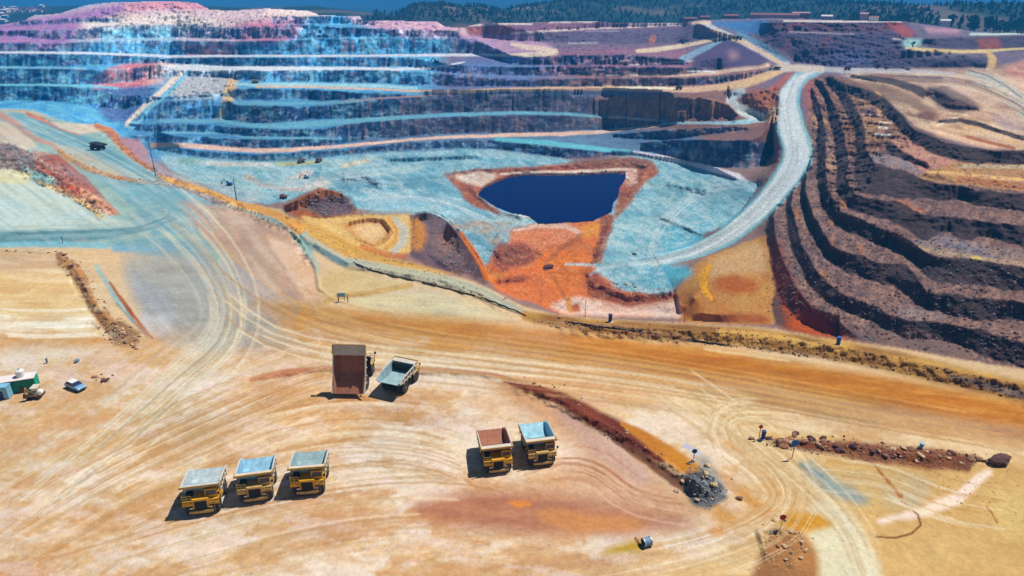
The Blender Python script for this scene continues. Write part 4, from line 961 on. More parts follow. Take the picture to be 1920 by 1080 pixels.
# ------------------------------------------------------------------ terrain meshes
skr = rowf(np.interp(ucol, [p[0] for p in SKY], [p[1] for p in SKY]))       # skyline row of each column
J, I = np.meshgrid(np.arange(NV), np.arange(NU), indexing='ij')
below = J <= skr[None, :]
# a back slope behind the skyline: three more rows that fall away
XYZ = np.stack([X, Y, ZZ], -1)
lastr = np.clip(np.floor(skr).astype(int), 1, NV - 2)
for k, (dr, dzb) in enumerate(((20, -4), (60, -22), (140, -75), (300, -110))):
    rr = np.minimum(lastr + 1 + k, NV - 1)
    base = XYZ[lastr, np.arange(NU)]
    d = base[:, :2] / np.linalg.norm(base[:, :2], axis=1)[:, None]
    XYZ[rr, np.arange(NU), :2] = base[:, :2] + d * dr
    XYZ[rr, np.arange(NU), 2] = base[:, 2] + dzb
    COL[rr, np.arange(NU)] = COL[lastr, np.arange(NU)]
keep = J[:-1, :-1] < (lastr + 4)[None, :-1]
keep &= J[:-1, :-1] < (lastr + 4)[None, 1:]
def grid_mesh(name, fmask):
    idx = -np.ones(NV * NU, np.int64)
    j, i = np.nonzero(fmask)
    q = np.stack([j * NU + i, j * NU + i + 1, (j + 1) * NU + i + 1, (j + 1) * NU + i], 1)
    used = np.unique(q); idx[used] = np.arange(len(used)); q = idx[q]
    me = bpy.data.meshes.new(name)
    me.vertices.add(len(used)); me.vertices.foreach_set("co", XYZ.reshape(-1, 3)[used].astype(np.float32).ravel())
    me.loops.add(q.size); me.loops.foreach_set("vertex_index", q.astype(np.int32).ravel())
    me.polygons.add(len(q)); me.polygons.foreach_set("loop_start", np.arange(0, q.size, 4, dtype=np.int32))
    me.polygons.foreach_set("loop_total", np.full(len(q), 4, np.int32))
    me.polygons.foreach_set("use_smooth", np.ones(len(q), bool))
    me.update(calc_edges=True)
    at_ = me.attributes.new("rock_colour", 'FLOAT_COLOR', 'POINT')
    c = np.ones((len(used), 4), np.float32); c[:, :3] = COL.reshape(-1, 3)[used]
    at_.data.foreach_set("color", c.ravel())
    me.materials.append(EARTH)
    o = bpy.data.objects.new(name, me); C.objects.link(o); o["kind"] = "structure"
    return o
floorm = polymask(FLOOR, UW, VW)
lab = np.where(fgm, 0, np.where(roadm, 2, np.where(floorm, 3, 1)))
fl_ = lab[:-1, :-1]
for k, nm in ((0, "ground"), (1, "quarry_terrain"), (2, "haul_road"), (3, "quarry_floor")):
    grid_mesh(nm, keep & (fl_ == k))
# ------------------------------------------------------------------ pond
def simple_mat(name, c, rough=.6, metal=0.0, var=.12, scale=3.0, spec=.3, bump=.0):
    """paint or stone with a little wear: colour c is linear"""
    m, t, b = new_mat(name)
    n = t.nodes.new("ShaderNodeTexNoise"); n.inputs["Scale"].default_value = scale; n.inputs["Detail"].default_value = 5; n.inputs["Roughness"].default_value = .65
    tc = t.nodes.new("ShaderNodeTexCoord"); t.links.new(tc.outputs["Object"], n.inputs["Vector"])
    r = t.nodes.new("ShaderNodeMapRange"); r.inputs[1].default_value = .3; r.inputs[2].default_value = .7
    r.inputs[3].default_value = 1 - var; r.inputs[4].default_value = 1 + var
    t.links.new(n.outputs[0], r.inputs[0])
    mx = t.nodes.new("ShaderNodeVectorMath"); mx.operation = 'SCALE'; mx.inputs[0].default_value = c[:3]
    t.links.new(r.outputs[0], mx.inputs["Scale"]); t.links.new(mx.outputs[0], b.inputs["Base Color"])
    b.inputs["Roughness"].default_value = rough; b.inputs["Metallic"].default_value = metal; b.inputs["Specular IOR Level"].default_value = spec
    if bump:
        bp = t.nodes.new("ShaderNodeBump"); bp.inputs["Strength"].default_value = bump; bp.inputs["Distance"].default_value = .1
        t.links.new(n.outputs[0], bp.inputs["Height"]); t.links.new(bp.outputs[0], b.inputs["Normal"])
    return m
wm, wt, wb = new_mat("pond_water")
wb.inputs["Base Color"].default_value = (.001, .006, .070, 1); wb.inputs["Roughness"].default_value = .06; wb.inputs["Specular IOR Level"].default_value = .12
wb.inputs['IOR'].default_value = 1.22
wn = wt.nodes.new("ShaderNodeTexNoise"); wn.inputs["Scale"].default_value = .5; wn.inputs["Detail"].default_value = 4
wg = wt.nodes.new("ShaderNodeNewGeometry"); wt.links.new(wg.outputs["Position"], wn.inputs["Vector"])
wbp = wt.nodes.new("ShaderNodeBump"); wbp.inputs["Strength"].default_value = .12; wbp.inputs["Distance"].default_value = .2
wt.links.new(wn.outputs[0], wbp.inputs["Height"]); wt.links.new(wbp.outputs[0], wb.inputs["Normal"])
pd = wob(dens(POND + POND[:1], 3), 1.6, .12, 5)
bm = bmesh.new()
cu, cv = np.mean(POND, 0)
f_ = bm.faces.new([bm.verts.new(at(cu + (u - cu) * 1.012, cv + (v - cv) * 1.012, -84.75)) for u, v in pd[:-1]])
bm.normal_update()
if f_.normal.z < 0: bmesh.ops.reverse_faces(bm, faces=[f_])
me = bpy.data.meshes.new("pond"); bm.to_mesh(me); me.materials.append(wm)
po = bpy.data.objects.new("pond", me); C.objects.link(po); po["kind"] = "structure"

# ------------------------------------------------------------------ hills beyond the quarry
def grid_obj(name, P3, cols, mat):
    nv, nu = P3.shape[:2]
    j, i = np.meshgrid(np.arange(nv - 1), np.arange(nu - 1), indexing='ij')
    q = np.stack([j * nu + i, j * nu + i + 1, (j + 1) * nu + i + 1, (j + 1) * nu + i], -1).reshape(-1, 4)
    me = bpy.data.meshes.new(name)
    me.vertices.add(nv * nu); me.vertices.foreach_set("co", P3.astype(np.float32).ravel())
    me.loops.add(q.size); me.loops.foreach_set("vertex_index", q.astype(np.int32).ravel())
    me.polygons.add(len(q)); me.polygons.foreach_set("loop_start", np.arange(0, q.size, 4, dtype=np.int32)); me.polygons.foreach_set("loop_total", np.full(len(q), 4, np.int32))
    me.polygons.foreach_set("use_smooth", np.ones(len(q), bool)); me.update(calc_edges=True)
    a = me.attributes.new("rock_colour", 'FLOAT_COLOR', 'POINT'); c = np.ones((nv * nu, 4), np.float32); c[:, :3] = cols.reshape(-1, 3)
    a.data.foreach_set("color", c.ravel()); me.materials.append(mat)
    o = bpy.data.objects.new(name, me); C.objects.link(o); o["kind"] = "structure"; return o
ru = np.linspace(-500, 2450, 620)
rr_ = np.concatenate([np.geomspace(1120, 4200, 150), np.geomspace(4300, 13500, 60)])
RU, RR_ = np.meshgrid(ru, rr_)
HX = (RU - 960) / FOC * RR_ * .869; HY = RR_ * .93
dep = lambda v: -(ray(960, v)[2])                       # drop per metre of depth
def ridge_z(v, r): return H - .869 * r * dep(np.asarray(v, float))
vt = np.interp(ru, [-500,0,60,150,200,330,600,640,740,780,830,860,900,940,970,1000,1040,1070,1200,1350,1480,1540,1580,1640,1700,2450],
                   [16,17,15,12,12,12,16,20,30,10,9,14,13,26,16,10,4,0,-8,-7,-3,2,8,10,9,10])
r0 = np.interp(ru, [-500,200,740,900,1000,1200,1500,1640,2450], [2600,2600,1900,1900,2300,2600,2300,1700,1700])
zt = ridge_z(vt, r0)
s1 = np.exp(-(np.log(RR_ / r0[None]) / .28) ** 2)
base = -34 - 30 * sstep(RR_, 1100, 1160) * (1 - sstep(RR_, 1200, 1500)) - 0.004 * RR_
vb = np.interp(ru, [-500,2450], [-46, -46]); zb = ridge_z(vb + 26 * np.sin(ru / 260.) + 14 * np.sin(ru / 97. + 1), 9000)
s2 = np.exp(-(np.log(RR_ / 9000.) / .22) ** 2)
HZ = base + (zt[None] - base) * s1
HZ = HZ * (1 - s2) + np.maximum(zb[None], HZ) * s2
HZ += fbm(HX * .004, HY * .004, seed=701, oct=5, gain=.55) * np.clip((RR_ - 1250) / 900, 0, 1) * (8 + 60 * s2)
hc = np.zeros(HX.shape + (3,)); fn = fbm(HX * .006, HY * .006, seed=711, oct=4, gain=.6); fn2 = fbm(HX * .02, HY * .02, seed=715, oct=3)
hc[:] = (.012, .036, .030)
clear = np.clip((fn - .16) * 5, 0, 1)[..., None] * np.clip(1.6 - RR_ / 3500, 0, 1)[..., None]
hc = hc * (1 - clear) + np.array([.10, .08, .07]) * clear
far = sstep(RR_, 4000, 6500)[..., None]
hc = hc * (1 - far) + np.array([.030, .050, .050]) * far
# pink worked ground on the small hill
hk = (np.exp(-((RU - 870) / 60) ** 2) * np.exp(-(np.log(RR_ / 1850) / .10) ** 2) * np.clip(.6 + fn2 * 1.6, 0, 1))[..., None]
hc = hc * (1 - hk) + np.array([.20, .12, .13]) * hk
hk = (np.exp(-((RU - 1015) / 45) ** 2) * np.exp(-(np.log(RR_ / 2200) / .10) ** 2) * np.clip(.5 + fn2 * 2, 0, 1))[..., None]
hc = hc * (1 - hk) + np.array([.24, .17, .18]) * hk
hc *= (1 + .35 * fn2)[..., None]
hc = np.clip(hc, .006, .6)
grid_obj("hills", np.stack([HX, HY, HZ], -1), hc, EARTH)
def hill_z(u, r):
    i = np.interp(u, ru, np.arange(len(ru))); j = np.interp(r, rr_, np.arange(len(rr_)))
    return float(HZ[int(round(j)), int(round(i))])

# ------------------------------------------------------------------ air that turns far things blue
def make_haze():
    bm = bmesh.new()
    bmesh.ops.create_cube(bm, size=1.0)
    lo, hi = Vector((-9000, -400, -420)), Vector((9500, 13600, 420))
    for v in bm.verts:
        v.co = Vector([lo[k] + (v.co[k] + .5) * (hi[k] - lo[k]) for k in range(3)])
    me = bpy.data.meshes.new("haze"); bm.to_mesh(me)
    m = bpy.data.materials.new("haze_air"); m.use_nodes = True
    t = m.node_tree; t.nodes.clear()
    o = t.nodes.new("ShaderNodeOutputMaterial"); v = t.nodes.new("ShaderNodeVolumePrincipled")
    v.inputs["Color"].default_value = (.03, .42, 1.0, 1); v.inputs["Density"].default_value = HAZE
    v.inputs["Anisotropy"].default_value = 0.0
    t.links.new(v.outputs[0], o.inputs["Volume"])
    me.materials.append(m)
    ob = bpy.data.objects.new("haze", me); C.objects.link(ob); ob["kind"] = "stuff"; ob["label"] = "thin blue haze filling the air over the whole quarry"; ob["category"] = "haze"
HAZE = 0.00017
make_haze()
# ------------------------------------------------------------------ builders for the things
def tag(o, label=None, cat=None, group=None):
    if label: o["label"] = label
    if cat: o["category"] = cat
    if group: o["group"] = group
    return o
def empty(name, loc, rz=0.0, sc=1.0, label=None, cat=None, group=None):
    o = bpy.data.objects.new(name, None); C.objects.link(o)
    o.location = loc; o.rotation_euler = (0, 0, rz); o.scale = (sc, sc, sc); o.empty_display_size = .5
    return tag(o, label, cat, group)
def kids(o): return [c for c in bpy.data.objects if c.parent == o]
def copy_tree(o, parent=None, mats=None):
    c = o.copy(); C.objects.link(c); c.parent = parent
    for ch in kids(o): copy_tree(ch, c)
    return c
class MB:
    """collects simple shapes and links them as one mesh object"""
    def __init__(self): self.bm = bmesh.new()
    def _add(self, verts, faces):
        vs = [self.bm.verts.new(v) for v in verts]
        for f in faces:
            try: self.bm.faces.new([vs[i] for i in f])
            except ValueError: pass
    def box(self, x0, x1, y0, y1, z0, z1, m=None, taper=0.0):
        t = taper
        v = [(x0,y0,z0),(x1,y0,z0),(x1,y1,z0),(x0,y1,z0),(x0+t,y0+t,z1),(x1-t,y0+t,z1),(x1-t,y1-t,z1),(x0+t,y1-t,z1)]
        if m is not None: v = [m @ Vector(p) for p in v]
        self._add(v, [(3,2,1,0),(4,5,6,7),(0,1,5,4),(1,2,6,5),(2,3,7,6),(3,0,4,7)])
        return self
    def prism(self, prof, x0, x1):
        """profile of (y, z) points pushed along x"""
        n = len(prof)
        v = [(x0, y, z) for y, z in prof] + [(x1, y, z) for y, z in prof]
        self._add(v, [tuple(range(n)), tuple(range(2 * n - 1, n - 1, -1))] + [(i, n + i, n + (i + 1) % n, (i + 1) % n) for i in range(n)])
        return self
    def plate(self, quad, th):
        """a plate with thickness from four corners"""
        q = [Vector(p) for p in quad]; n = (q[1] - q[0]).cross(q[3] - q[0]).normalized() * th
        v = q + [p - n for p in q]
        self._add(v, [(0,1,2,3),(7,6,5,4),(0,4,5,1),(1,5,6,2),(2,6,7,3),(3,7,4,0)])
        return self
    def tube(self, p0, p1, r, n=8, r1=None):
        p0, p1 = Vector(p0), Vector(p1); d = (p1 - p0).normalized(); r1 = r if r1 is None else r1
        a = d.orthogonal().normalized(); b = d.cross(a)
        v = [p0 + (a * math.cos(2*math.pi*i/n) + b * math.sin(2*math.pi*i/n)) * r for i in range(n)] + [p1 + (a * math.cos(2*math.pi*i/n) + b * math.sin(2*math.pi*i/n)) * r1 for i in range(n)]
        self._add(v, [tuple(range(n-1,-1,-1)), tuple(range(n, 2*n))] + [(i, (i+1)%n, n+(i+1)%n, n+i) for i in range(n)])
        return self
    def lathe(self, prof, c=(0,0,0), axis='X', n=20):
        """profile of (along, radius) turned about an axis"""
        rings = []
        for al, r in prof:
            ring = []
            for i in range(n):
                a = 2*math.pi*i/n; p = (al, r*math.cos(a), r*math.sin(a))
                if axis == 'Z': p = (r*math.cos(a), r*math.sin(a), al)
                if axis == 'Y': p = (r*math.cos(a), al, r*math.sin(a))
                ring.append(self.bm.verts.new(Vector(p) + Vector(c)))
            rings.append(ring)
        for A, B in zip(rings[:-1], rings[1:]):
            for i in range(n): self.bm.faces.new((A[i], A[(i+1)%n], B[(i+1)%n], B[i]))
        self.bm.faces.new(rings[0][::-1]); self.bm.faces.new(rings[-1])
        return self
    def build(self, name, mat, parent=None, bevel=0.0, smooth=False):
        bmesh.ops.recalc_face_normals(self.bm, faces=self.bm.faces)
        if bevel:
            try: bmesh.ops.bevel(self.bm, geom=list(self.bm.edges), offset=bevel, segments=1, affect='EDGES', clamp_overlap=True)
            except Exception: pass
        me = bpy.data.meshes.new(name); self.bm.to_mesh(me); self.bm.free()
        if smooth:
            for p in me.polygons: p.use_smooth = True
        me.materials.append(mat)
        o = bpy.data.objects.new(name, me); C.objects.link(o); o.parent = parent
        return o
M = {}
M['yellow'] = simple_mat("worn_yellow_paint", (.62, .32, .018), .45, var=.25, scale=2.5)
M['yellow_dirty'] = simple_mat("dusty_yellow_paint", (.52, .33, .11), .7, var=.3, scale=1.8)
M['cream'] = simple_mat("dusty_cream_steel", (.58, .52, .44), .7, var=.2, scale=1.6)
M['bed_pale'] = simple_mat("scoured_pale_steel", (.42, .50, .52), .55, var=.28, scale=1.3)
M['bed_blue'] = simple_mat("scoured_blue_steel", (.24, .46, .60), .5, var=.40, scale=1.2)
M['bed_rust'] = simple_mat("rust_brown_steel", (.34, .135, .075), .8, var=.22, scale=1.5)
M['bed_cyan'] = simple_mat("scoured_cyan_steel", (.27, .50, .60), .5, var=.35, scale=1.2)
M['bed_teal'] = simple_mat("scoured_teal_steel", (.26, .38, .40), .6, var=.30, scale=1.0)
M['dark'] = simple_mat("dark_steel", (.018, .020, .026), .6)
M['grille'] = simple_mat("radiator_black", (.012, .014, .020), .5)
M['rubber'] = simple_mat("dusty_rubber", (.045, .042, .040), .85, var=.3)
M['rim'] = simple_mat("dusty_rim", (.42, .36, .30), .7, var=.2)
M['glass'] = simple_mat("cab_glass", (.008, .025, .085), .12, spec=.6, var=.05)
M['lamp'] = simple_mat("lamp_glass", (.75, .75, .70), .2, var=.05)
M['white'] = simple_mat("dusty_white_paint", (.72, .72, .70), .5)
M['steel'] = simple_mat("bright_steel", (.5, .52, .54), .4, metal=.6)
M['green'] = simple_mat("green_container_paint", (.010, .26, .17), .5, var=.2)
M['green_lit'] = simple_mat("green_paint_lit", (.015, .42, .28), .5, var=.2)  # lighter copy of the container green for its sunlit end
M['lightblue'] = simple_mat("pale_blue_paint", (.20, .46, .62), .45)
M['carblue'] = simple_mat("car_blue_paint", (.16, .34, .56), .25, spec=.5, var=.06)
M['tan'] = simple_mat("dusty_tan_paint", (.34, .22, .12), .7, var=.25)
M['brown'] = simple_mat("brown_rust", (.12, .055, .035), .8, var=.3)
M['red'] = simple_mat("sign_red", (.40, .020, .020), .5)
M['blue'] = simple_mat("sign_blue", (.012, .11, .42), .45)
M['navy'] = simple_mat("dark_blue_sign", (.02, .04, .16), .5)
M['pole'] = simple_mat("dark_pole", (.035, .04, .05), .6)
M['black'] = simple_mat("black_plastic_pipe", (.015, .014, .014), .5)
M['concrete'] = simple_mat("pale_concrete", (.50, .47, .42), .9)
M['pipe_blue'] = simple_mat("blue_grey_steel_pipe", (.16, .25, .36), .5)
M['rock_brown'] = simple_mat("brown_rock", (.26, .13, .075), .95, var=.45, scale=1.2, bump=.6)
M['rock_tan'] = simple_mat("tan_rock", (.50, .34, .19), .95, var=.40, scale=1.4, bump=.6)
M['rock_grey'] = simple_mat("grey_rock", (.20, .22, .23), .95, var=.5, scale=1.4, bump=.6)
M['rock_dark'] = simple_mat("dark_purple_rock", (.11, .050, .045), .95, var=.35, scale=1.0, bump=.7)
M['leaf'] = simple_mat("dark_tree_leaves", (.016, .052, .026), .9, var=.5, scale=.6)
M['leaf2'] = simple_mat("green_tree_leaves", (.022, .080, .040), .9, var=.5, scale=.6)
M['bark'] = simple_mat("tree_bark", (.07, .05, .035), .9)
M['redroof'] = simple_mat("red_clay_roof", (.26, .09, .09), .8, var=.2, scale=.5)
M['pinkwall'] = simple_mat("pink_wall", (.46, .26, .28), .9)
M['offwhite'] = simple_mat("offwhite_wall", (.78, .74, .66), .8)
M['paleroof'] = simple_mat("pale_roof_sheet", (.72, .64, .62), .6, var=.12)

# ------------------------------------------------------------------ haul trucks (front faces +Y)
def tyre_and_rim(p, x, y, r, wd):
    s = 1 if x > 0 else -1
    ty = MB().lathe([(-wd/2, r*.62), (-wd/2, r*.9), (-wd*.36, r), (wd*.36, r), (wd/2, r*.9), (wd/2, r*.62)], axis='X', n=22).build("tyre", M['rubber'], None)
    rm = MB().lathe([(-wd*.44, r*.6), (wd*.44 if s > 0 else wd*.30, r*.62), (wd*.36 if s > 0 else wd*.40, r*.36), (wd*.50, r*.20)] if s > 0 else
                    [(-wd*.50, r*.20), (-wd*.40, r*.36), (-wd*.36, r*.62), (wd*.44, r*.6)], axis='X', n=18).build("rim", M['rim'], None)
    e = bpy.data.objects.new("wheel", None); C.objects.link(e); e.parent = p; e.location = (x, y, r); e.empty_display_size = .3
    ty.parent = e; rm.parent = e
def make_dump_body(parent, mat, lip, tip, cf=2.55):
    """bed hinged at the rear; tipped by an angle"""
    pv = Vector((0, -2.7, 1.75)); zt = 3.40 if tip else 4.20
    b = MB(); W = 2.45; t = .12
    F = [(1.25, 2.50), (-2.2, 2.32), (-3.0, 2.38), (-4.6, 3.0)]          # floor line (y, z)
    rail = [(1.45, 4.15), (-2.2, 3.9), (-3.0, 3.75), (-4.5, 3.25)]
    if tip:
        F = [(1.25, 2.45), (-1.1, 2.32), (-1.4, 2.36), (-4.5, 3.50)]; rail = [(1.45, 3.35), (-1.1, 3.25), (-1.4, 3.27), (-4.4, 3.85)]
    for (a, b2) in zip(F[:-1], F[1:]):
        b.plate([(-W+.35, a[0], a[1]), (-W+.35, b2[0], b2[1]), (W-.35, b2[0], b2[1]), (W-.35, a[0], a[1])], t)
    for s in (-1, 1):
        for k in range(3):
            q = [(s*(W-.35), F[k][0], F[k][1]), (s*W, rail[k][0], rail[k][1]), (s*W, rail[k+1][0], rail[k+1][1]), (s*(W-.35), F[k+1][0], F[k+1][1])]
            b.plate(q if s < 0 else q[::-1], -t)
    b.plate([(-W, 1.5, zt), (-W+.3, 1.2, 2.45), (W-.3, 1.2, 2.45), (W, 1.5, zt)], t)
    rel = MB()
    for v in b.bm.verts: v.co -= pv
    body = b.build("dump_body", mat, parent); body.location = pv; body.rotation_euler = (math.radians(tip), 0, 0)
    for s in (-1, 1):
        r = MB(); x0 = s * (W - .02)
        r.box(min(x0, x0 + s*.12), max(x0, x0 + s*.12), -4.3, 1.4, 2.92, 3.04)
        for y in (.7, -.5, -1.7, -2.9):
            r.box(min(x0, x0 + s*.15), max(x0, x0 + s*.15), y-.09, y+.09, 2.45, zt - .15 - .07 * (1.4 - y))
        x = s * (W + .06)
        r.tube((x, 1.5, zt), (x, -2.6, zt - (.1 if tip else .33)), .11, 6); r.tube((x, -2.6, zt - (.1 if tip else .33)), (x, -4.4, 3.85 if tip else 3.28), .10, 6)
        for v in r.bm.verts: v.co -= pv
        r.build("side_rib", M['cream'], body)
    c = MB()
    cz = zt + .03 + (cf - 1.46) * .17
    c.plate([(-W-.05, cf, cz), (-W-.05, 1.46, zt + .03), (W+.05, 1.46, zt + .03), (W+.05, cf, cz)], .12)
    for v in c.bm.verts: v.co -= pv
    c.build("canopy", M['cream'] if lip == 'cream' else mat, body)
    l = MB(); l.box(-W-.08, W+.08, cf + .01, cf + .17, cz - .2, cz + .14)
    for s in (-1, 1): l.box(s*(W+.12)-.06, s*(W+.12)+.06, 1.6, cf + .01, zt - .08, cz + .08)
    for v in l.bm.verts: v.co -= pv
    l.build("canopy_lip", M['yellow_dirty'], body)
    return body
def make_truck(loc, rz, sc, mat, lip, tip, label, front='yellow', sy=1.0, cf=2.55):
    P_ = empty("haul_truck", loc, rz, sc, label, "dump truck", "large dump trucks parked on the sandy yard")
    P_.scale = (sc, sc * sy, sc)
    Yl = M[front]
    MB().box(-.75, -.35, -3.4, 3.3, 1.0, 1.55).box(.35, .75, -3.4, 3.3, 1.0, 1.55).box(-.75, .75, -3.5, -3.2, 1.0, 1.6).box(-.7, .7, -1.0, 1.6, .95, 1.7).tube((-1.9, -2.0, 1.1), (1.9, -2.0, 1.1), .38, 10).tube((-1.9, 2.3, 1.1), (1.9, 2.3, 1.1), .25, 8).build("chassis", M['dark'], P_)
    MB().box(-1.55, 1.55, 3.62, 3.9, .70, 1.08).box(-1.2, 1.2, 3.4, 3.7, .5, .9).build("bumper", M['yellow_dirty'], P_, .04)
    MB().box(-2.2, 2.2, 1.02, 1.10, 1.6, 4.0).build("canopy_shade_panel", M['dark'], P_)  # dark sheet added to deepen the shade under the canopy
    MB().box(-1.05, 1.05, 1.4, 3.58, 1.2, 2.72).build("engine_hood", Yl, P_, .06)
    g = MB().box(-.80, .80, 3.582, 3.66, 1.24, 2.48)
    for k in range(7): g.box(-.76, .76, 3.66, 3.69, 1.30 + k*.17, 1.36 + k*.17)
    g.build("radiator_grille", M['grille'], P_)
    d = MB().box(-2.35, -1.052, 1.1, 3.35, 2.36, 2.52).box(1.052, 2.35, 1.1, 3.35, 2.36, 2.52).box(-1.05, 1.05, 1.1, 3.5, 2.722, 2.80)
    d.build("deck", Yl, P_)
    for s in (-1, 1):
        f = MB()
        f.prism([(3.30, 2.36), (3.52, 2.12), (3.46, 1.75), (3.32, 1.75), (3.36, 2.05), (3.15, 2.24), (1.35, 2.24), (1.2, 1.9), (1.08, 1.9), (1.2, 2.36)], s*1.10 if s > 0 else -2.35, 2.35 if s > 0 else -1.10)
        f.build("fender", Yl, P_)
        h = MB().box(s*1.28-.2, s*1.28+.2, 3.50, 3.58, 1.30, 1.52); h.build("headlight", M['lamp'], P_)
        m_ = MB().tube((s*2.3, 3.2, 2.5), (s*2.5, 3.35, 3.4), .035, 6).box(s*2.5-.16, s*2.5+.16, 3.32, 3.38, 3.2, 3.62); m_.build("mirror", M['dark'], P_)
    cab = MB().box(-2.2, -.62, 1.35, 2.85, 2.52, 2.96).box(-2.2, -.62, 1.35, 2.85, 3.72, 3.90)
    for x in (-2.2, -.74):
        for y in (1.35, 2.73): cab.box(x, x+.12, y, y+.12, 2.96, 3.72)
    cab = cab.build("cab", Yl, P_)
    MB().box(-2.14, -.68, 1.41, 2.80, 2.962, 3.718).build("window", M['glass'], cab)
    hr = MB()
    for x in (1.1, 1.7, 2.3): hr.tube((x, 3.3, 2.52), (x, 3.3, 3.35), .03, 5)
    hr.tube((1.1, 3.3, 3.33), (2.3, 3.3, 3.33), .03, 5).tube((1.1, 3.3, 2.95), (2.3, 3.3, 2.95), .025, 5).tube((2.3, 3.3, 3.33), (2.3, 1.3, 3.33), .03, 5)
    hr.build("handrail", M['yellow_dirty'], P_)
    ld = MB()
    for s in (-1, 1): ld.tube((-1.55 + s*.2, 3.72, .6), (-1.55 + s*.2, 3.45, 2.45), .03, 5)
    for k in range(5): ld.tube((-1.75, 3.70 - k*.055, .8 + k*.36), (-1.35, 3.70 - k*.055, .8 + k*.36), .025, 5)
    ld.build("ladder", M['yellow_dirty'], P_)
    MB().box(1.2, 2.0, 1.5, 2.5, 2.52, 3.15).tube((1.6, 1.3, 2.5), (1.6, 1.3, 3.5), .12, 8).build("air_cleaner", M['dark'], P_, .05)
    MB().box(-2.2, -1.3, -.9, .9, 1.0, 1.9).build("fuel_tank", M['yellow_dirty'], P_, .08)
    for s in (-1, 1):
        tyre_and_rim(P_, s*1.85, 2.3, 1.08, .72)
        tyre_and_rim(P_, s*1.30, -2.0, 1.08, .62); tyre_and_rim(P_, s*2.02, -2.0, 1.08, .62)
    if tip:
        for s in (-1, 1): MB().tube((s*.55, 0.2, 1.4), (s*.55, -.55, 3.4), .17, 8).tube((s*.55, -.55, 3.4), (s*.55, -1.25, 5.3), .11, 8).build("hoist_cylinder", M['steel'], P_)
    make_dump_body(P_, mat, lip, tip, cf)
    return P_
def truck_at(u0, v0, u1, v1, **k):
    """front bumper's two lower corners, left and right as the camera sees them"""
    a, b = at(u0, v0), at(u1, v1); d = b - a
    ang = math.atan2(d.y, d.x) + math.pi            # truck's +X points to the camera's left
    f = Vector((math.sin(math.atan2(d.y, d.x)), -math.cos(math.atan2(d.y, d.x)), 0))
    c = (a + b) / 2 - f * 3.7 * k['sc'] * k.get('sy', 1.0)
    return make_truck((c.x, c.y, 0.0), ang, **k)
truck_at(349, 972, 412, 964, sc=1.05, sy=.80, mat=M['bed_pale'], lip='bed', tip=0, label="yellow haul truck with a pale scoured bed, leftmost of the row of three")
truck_at(448, 949, 514, 940, sc=1.04, sy=.80, mat=M['bed_blue'], lip='cream', tip=0, label="yellow haul truck with a bright blue streaked bed, middle of the row of three", front='yellow_dirty')
truck_at(548, 934, 609, 929, sc=1.04, sy=.80, mat=M['bed_teal'], lip='cream', tip=0, label="yellow haul truck with a grey and blue striped bed, rightmost of the row of three")
truck_at(910, 893, 960, 887, sc=.97, mat=M['bed_rust'], lip='cream', tip=0, label="yellow haul truck with a rust brown bed beside the cyan bedded truck")
truck_at(993, 879, 1042, 873, sc=.97, mat=M['bed_cyan'], lip='cream', tip=0, label="yellow haul truck with a cyan bed beside the rust bedded truck", front='yellow_dirty')
# the two that face away
a = at(664, 728); make_truck((a.x, a.y + 2.6, 0), math.radians(-2), 1.20, M['bed_rust'], 'cream', 67, "haul truck with its rusty bed tipped up high, seen from behind", 'yellow_dirty', 1.0, 3.0)
a = at(742, 722); make_truck((a.x + 1.0, a.y, 0), math.radians(-21), 1.0, M['bed_teal'], 'cream', 0, "haul truck with a flat teal bed facing away beside the tipped truck", 'yellow_dirty')
# ------------------------------------------------------------------ yard objects on the left
def gz(u, v):
    """survey height of the ground seen at a point"""
    return float(ZZ[int(round(float(rowf(v)))), int(round(float(colf(u))))])
def gat(u, v):
    j = int(round(float(rowf(v)))); i = int(round(float(colf(u))))
    return Vector((X[j, i], Y[j, i], ZZ[j, i]))
a = at(69, 731); b = at(0, 742)
ang = math.atan2(b.y - a.y, b.x - a.x)
ct = empty("shipping_container", (a.x, a.y, 0), ang, 1, "long green shipping container with a pale roof at the left edge", "container")
sh = MB().box(0, 13, -2.5, 0, .12, 2.55)
for k in range(40): sh.box(.2 + k*.32, .36 + k*.32, 0.002, .06, .25, 2.4); sh.box(.2 + k*.32, .36 + k*.32, -2.56, -2.502, .25, 2.4)
sh.build("shell", M['green'], ct)
MB().box(-.08, 13.1, -2.62, .1, 2.552, 2.66).build("roof", M['paleroof'], ct)
dr = MB().box(-.07, -.002, -2.4, -1.28, .2, 2.45).box(-.07, -.002, -1.22, -.1, .2, 2.45)
for y in (-2.1, -1.6, -.9, -.4): dr.tube((-.1, y, .25), (-.1, y, 2.4), .03, 6)
dr.build("door", M['green_lit'], ct)
for k in (1.2, 11.6): MB().box(k-.15, k+.15, -2.4, -.1, 0, .118).build("skid", M['dark'], ct)
p = at(54, 709); 
tk = empty("water_tank", (0, 0, 0), ang, 1, "small pale round water tank standing on the green container roof", "tank")
tk.location = Vector((a.x, a.y, 2.66)) + Matrix.Rotation(ang, 3, 'Z') @ Vector((2.3, -1.5, 0))
MB().lathe([(0, .75), (1.15, .75), (1.4, .45), (1.45, .2)], axis='Z', n=18).build("barrel", M['white'], tk, smooth=False)
MB().lathe([(1.451, .22), (1.56, .22)], axis='Z', n=10).build("lid", M['steel'], tk)
q = at(8, 746)
cb = empty("equipment_cabinet", (q.x, q.y, 0), .12, 1, "pale blue cabinet with a dark open front at the left edge", "cabinet")
MB().box(-1.2, 1.2, -.6, .9, .1, 2.5).build("body", M['lightblue'], cb, .04)
MB().box(-1.1, .35, -.66, -.602, .2, 1.7).build("door", M['navy'], cb)
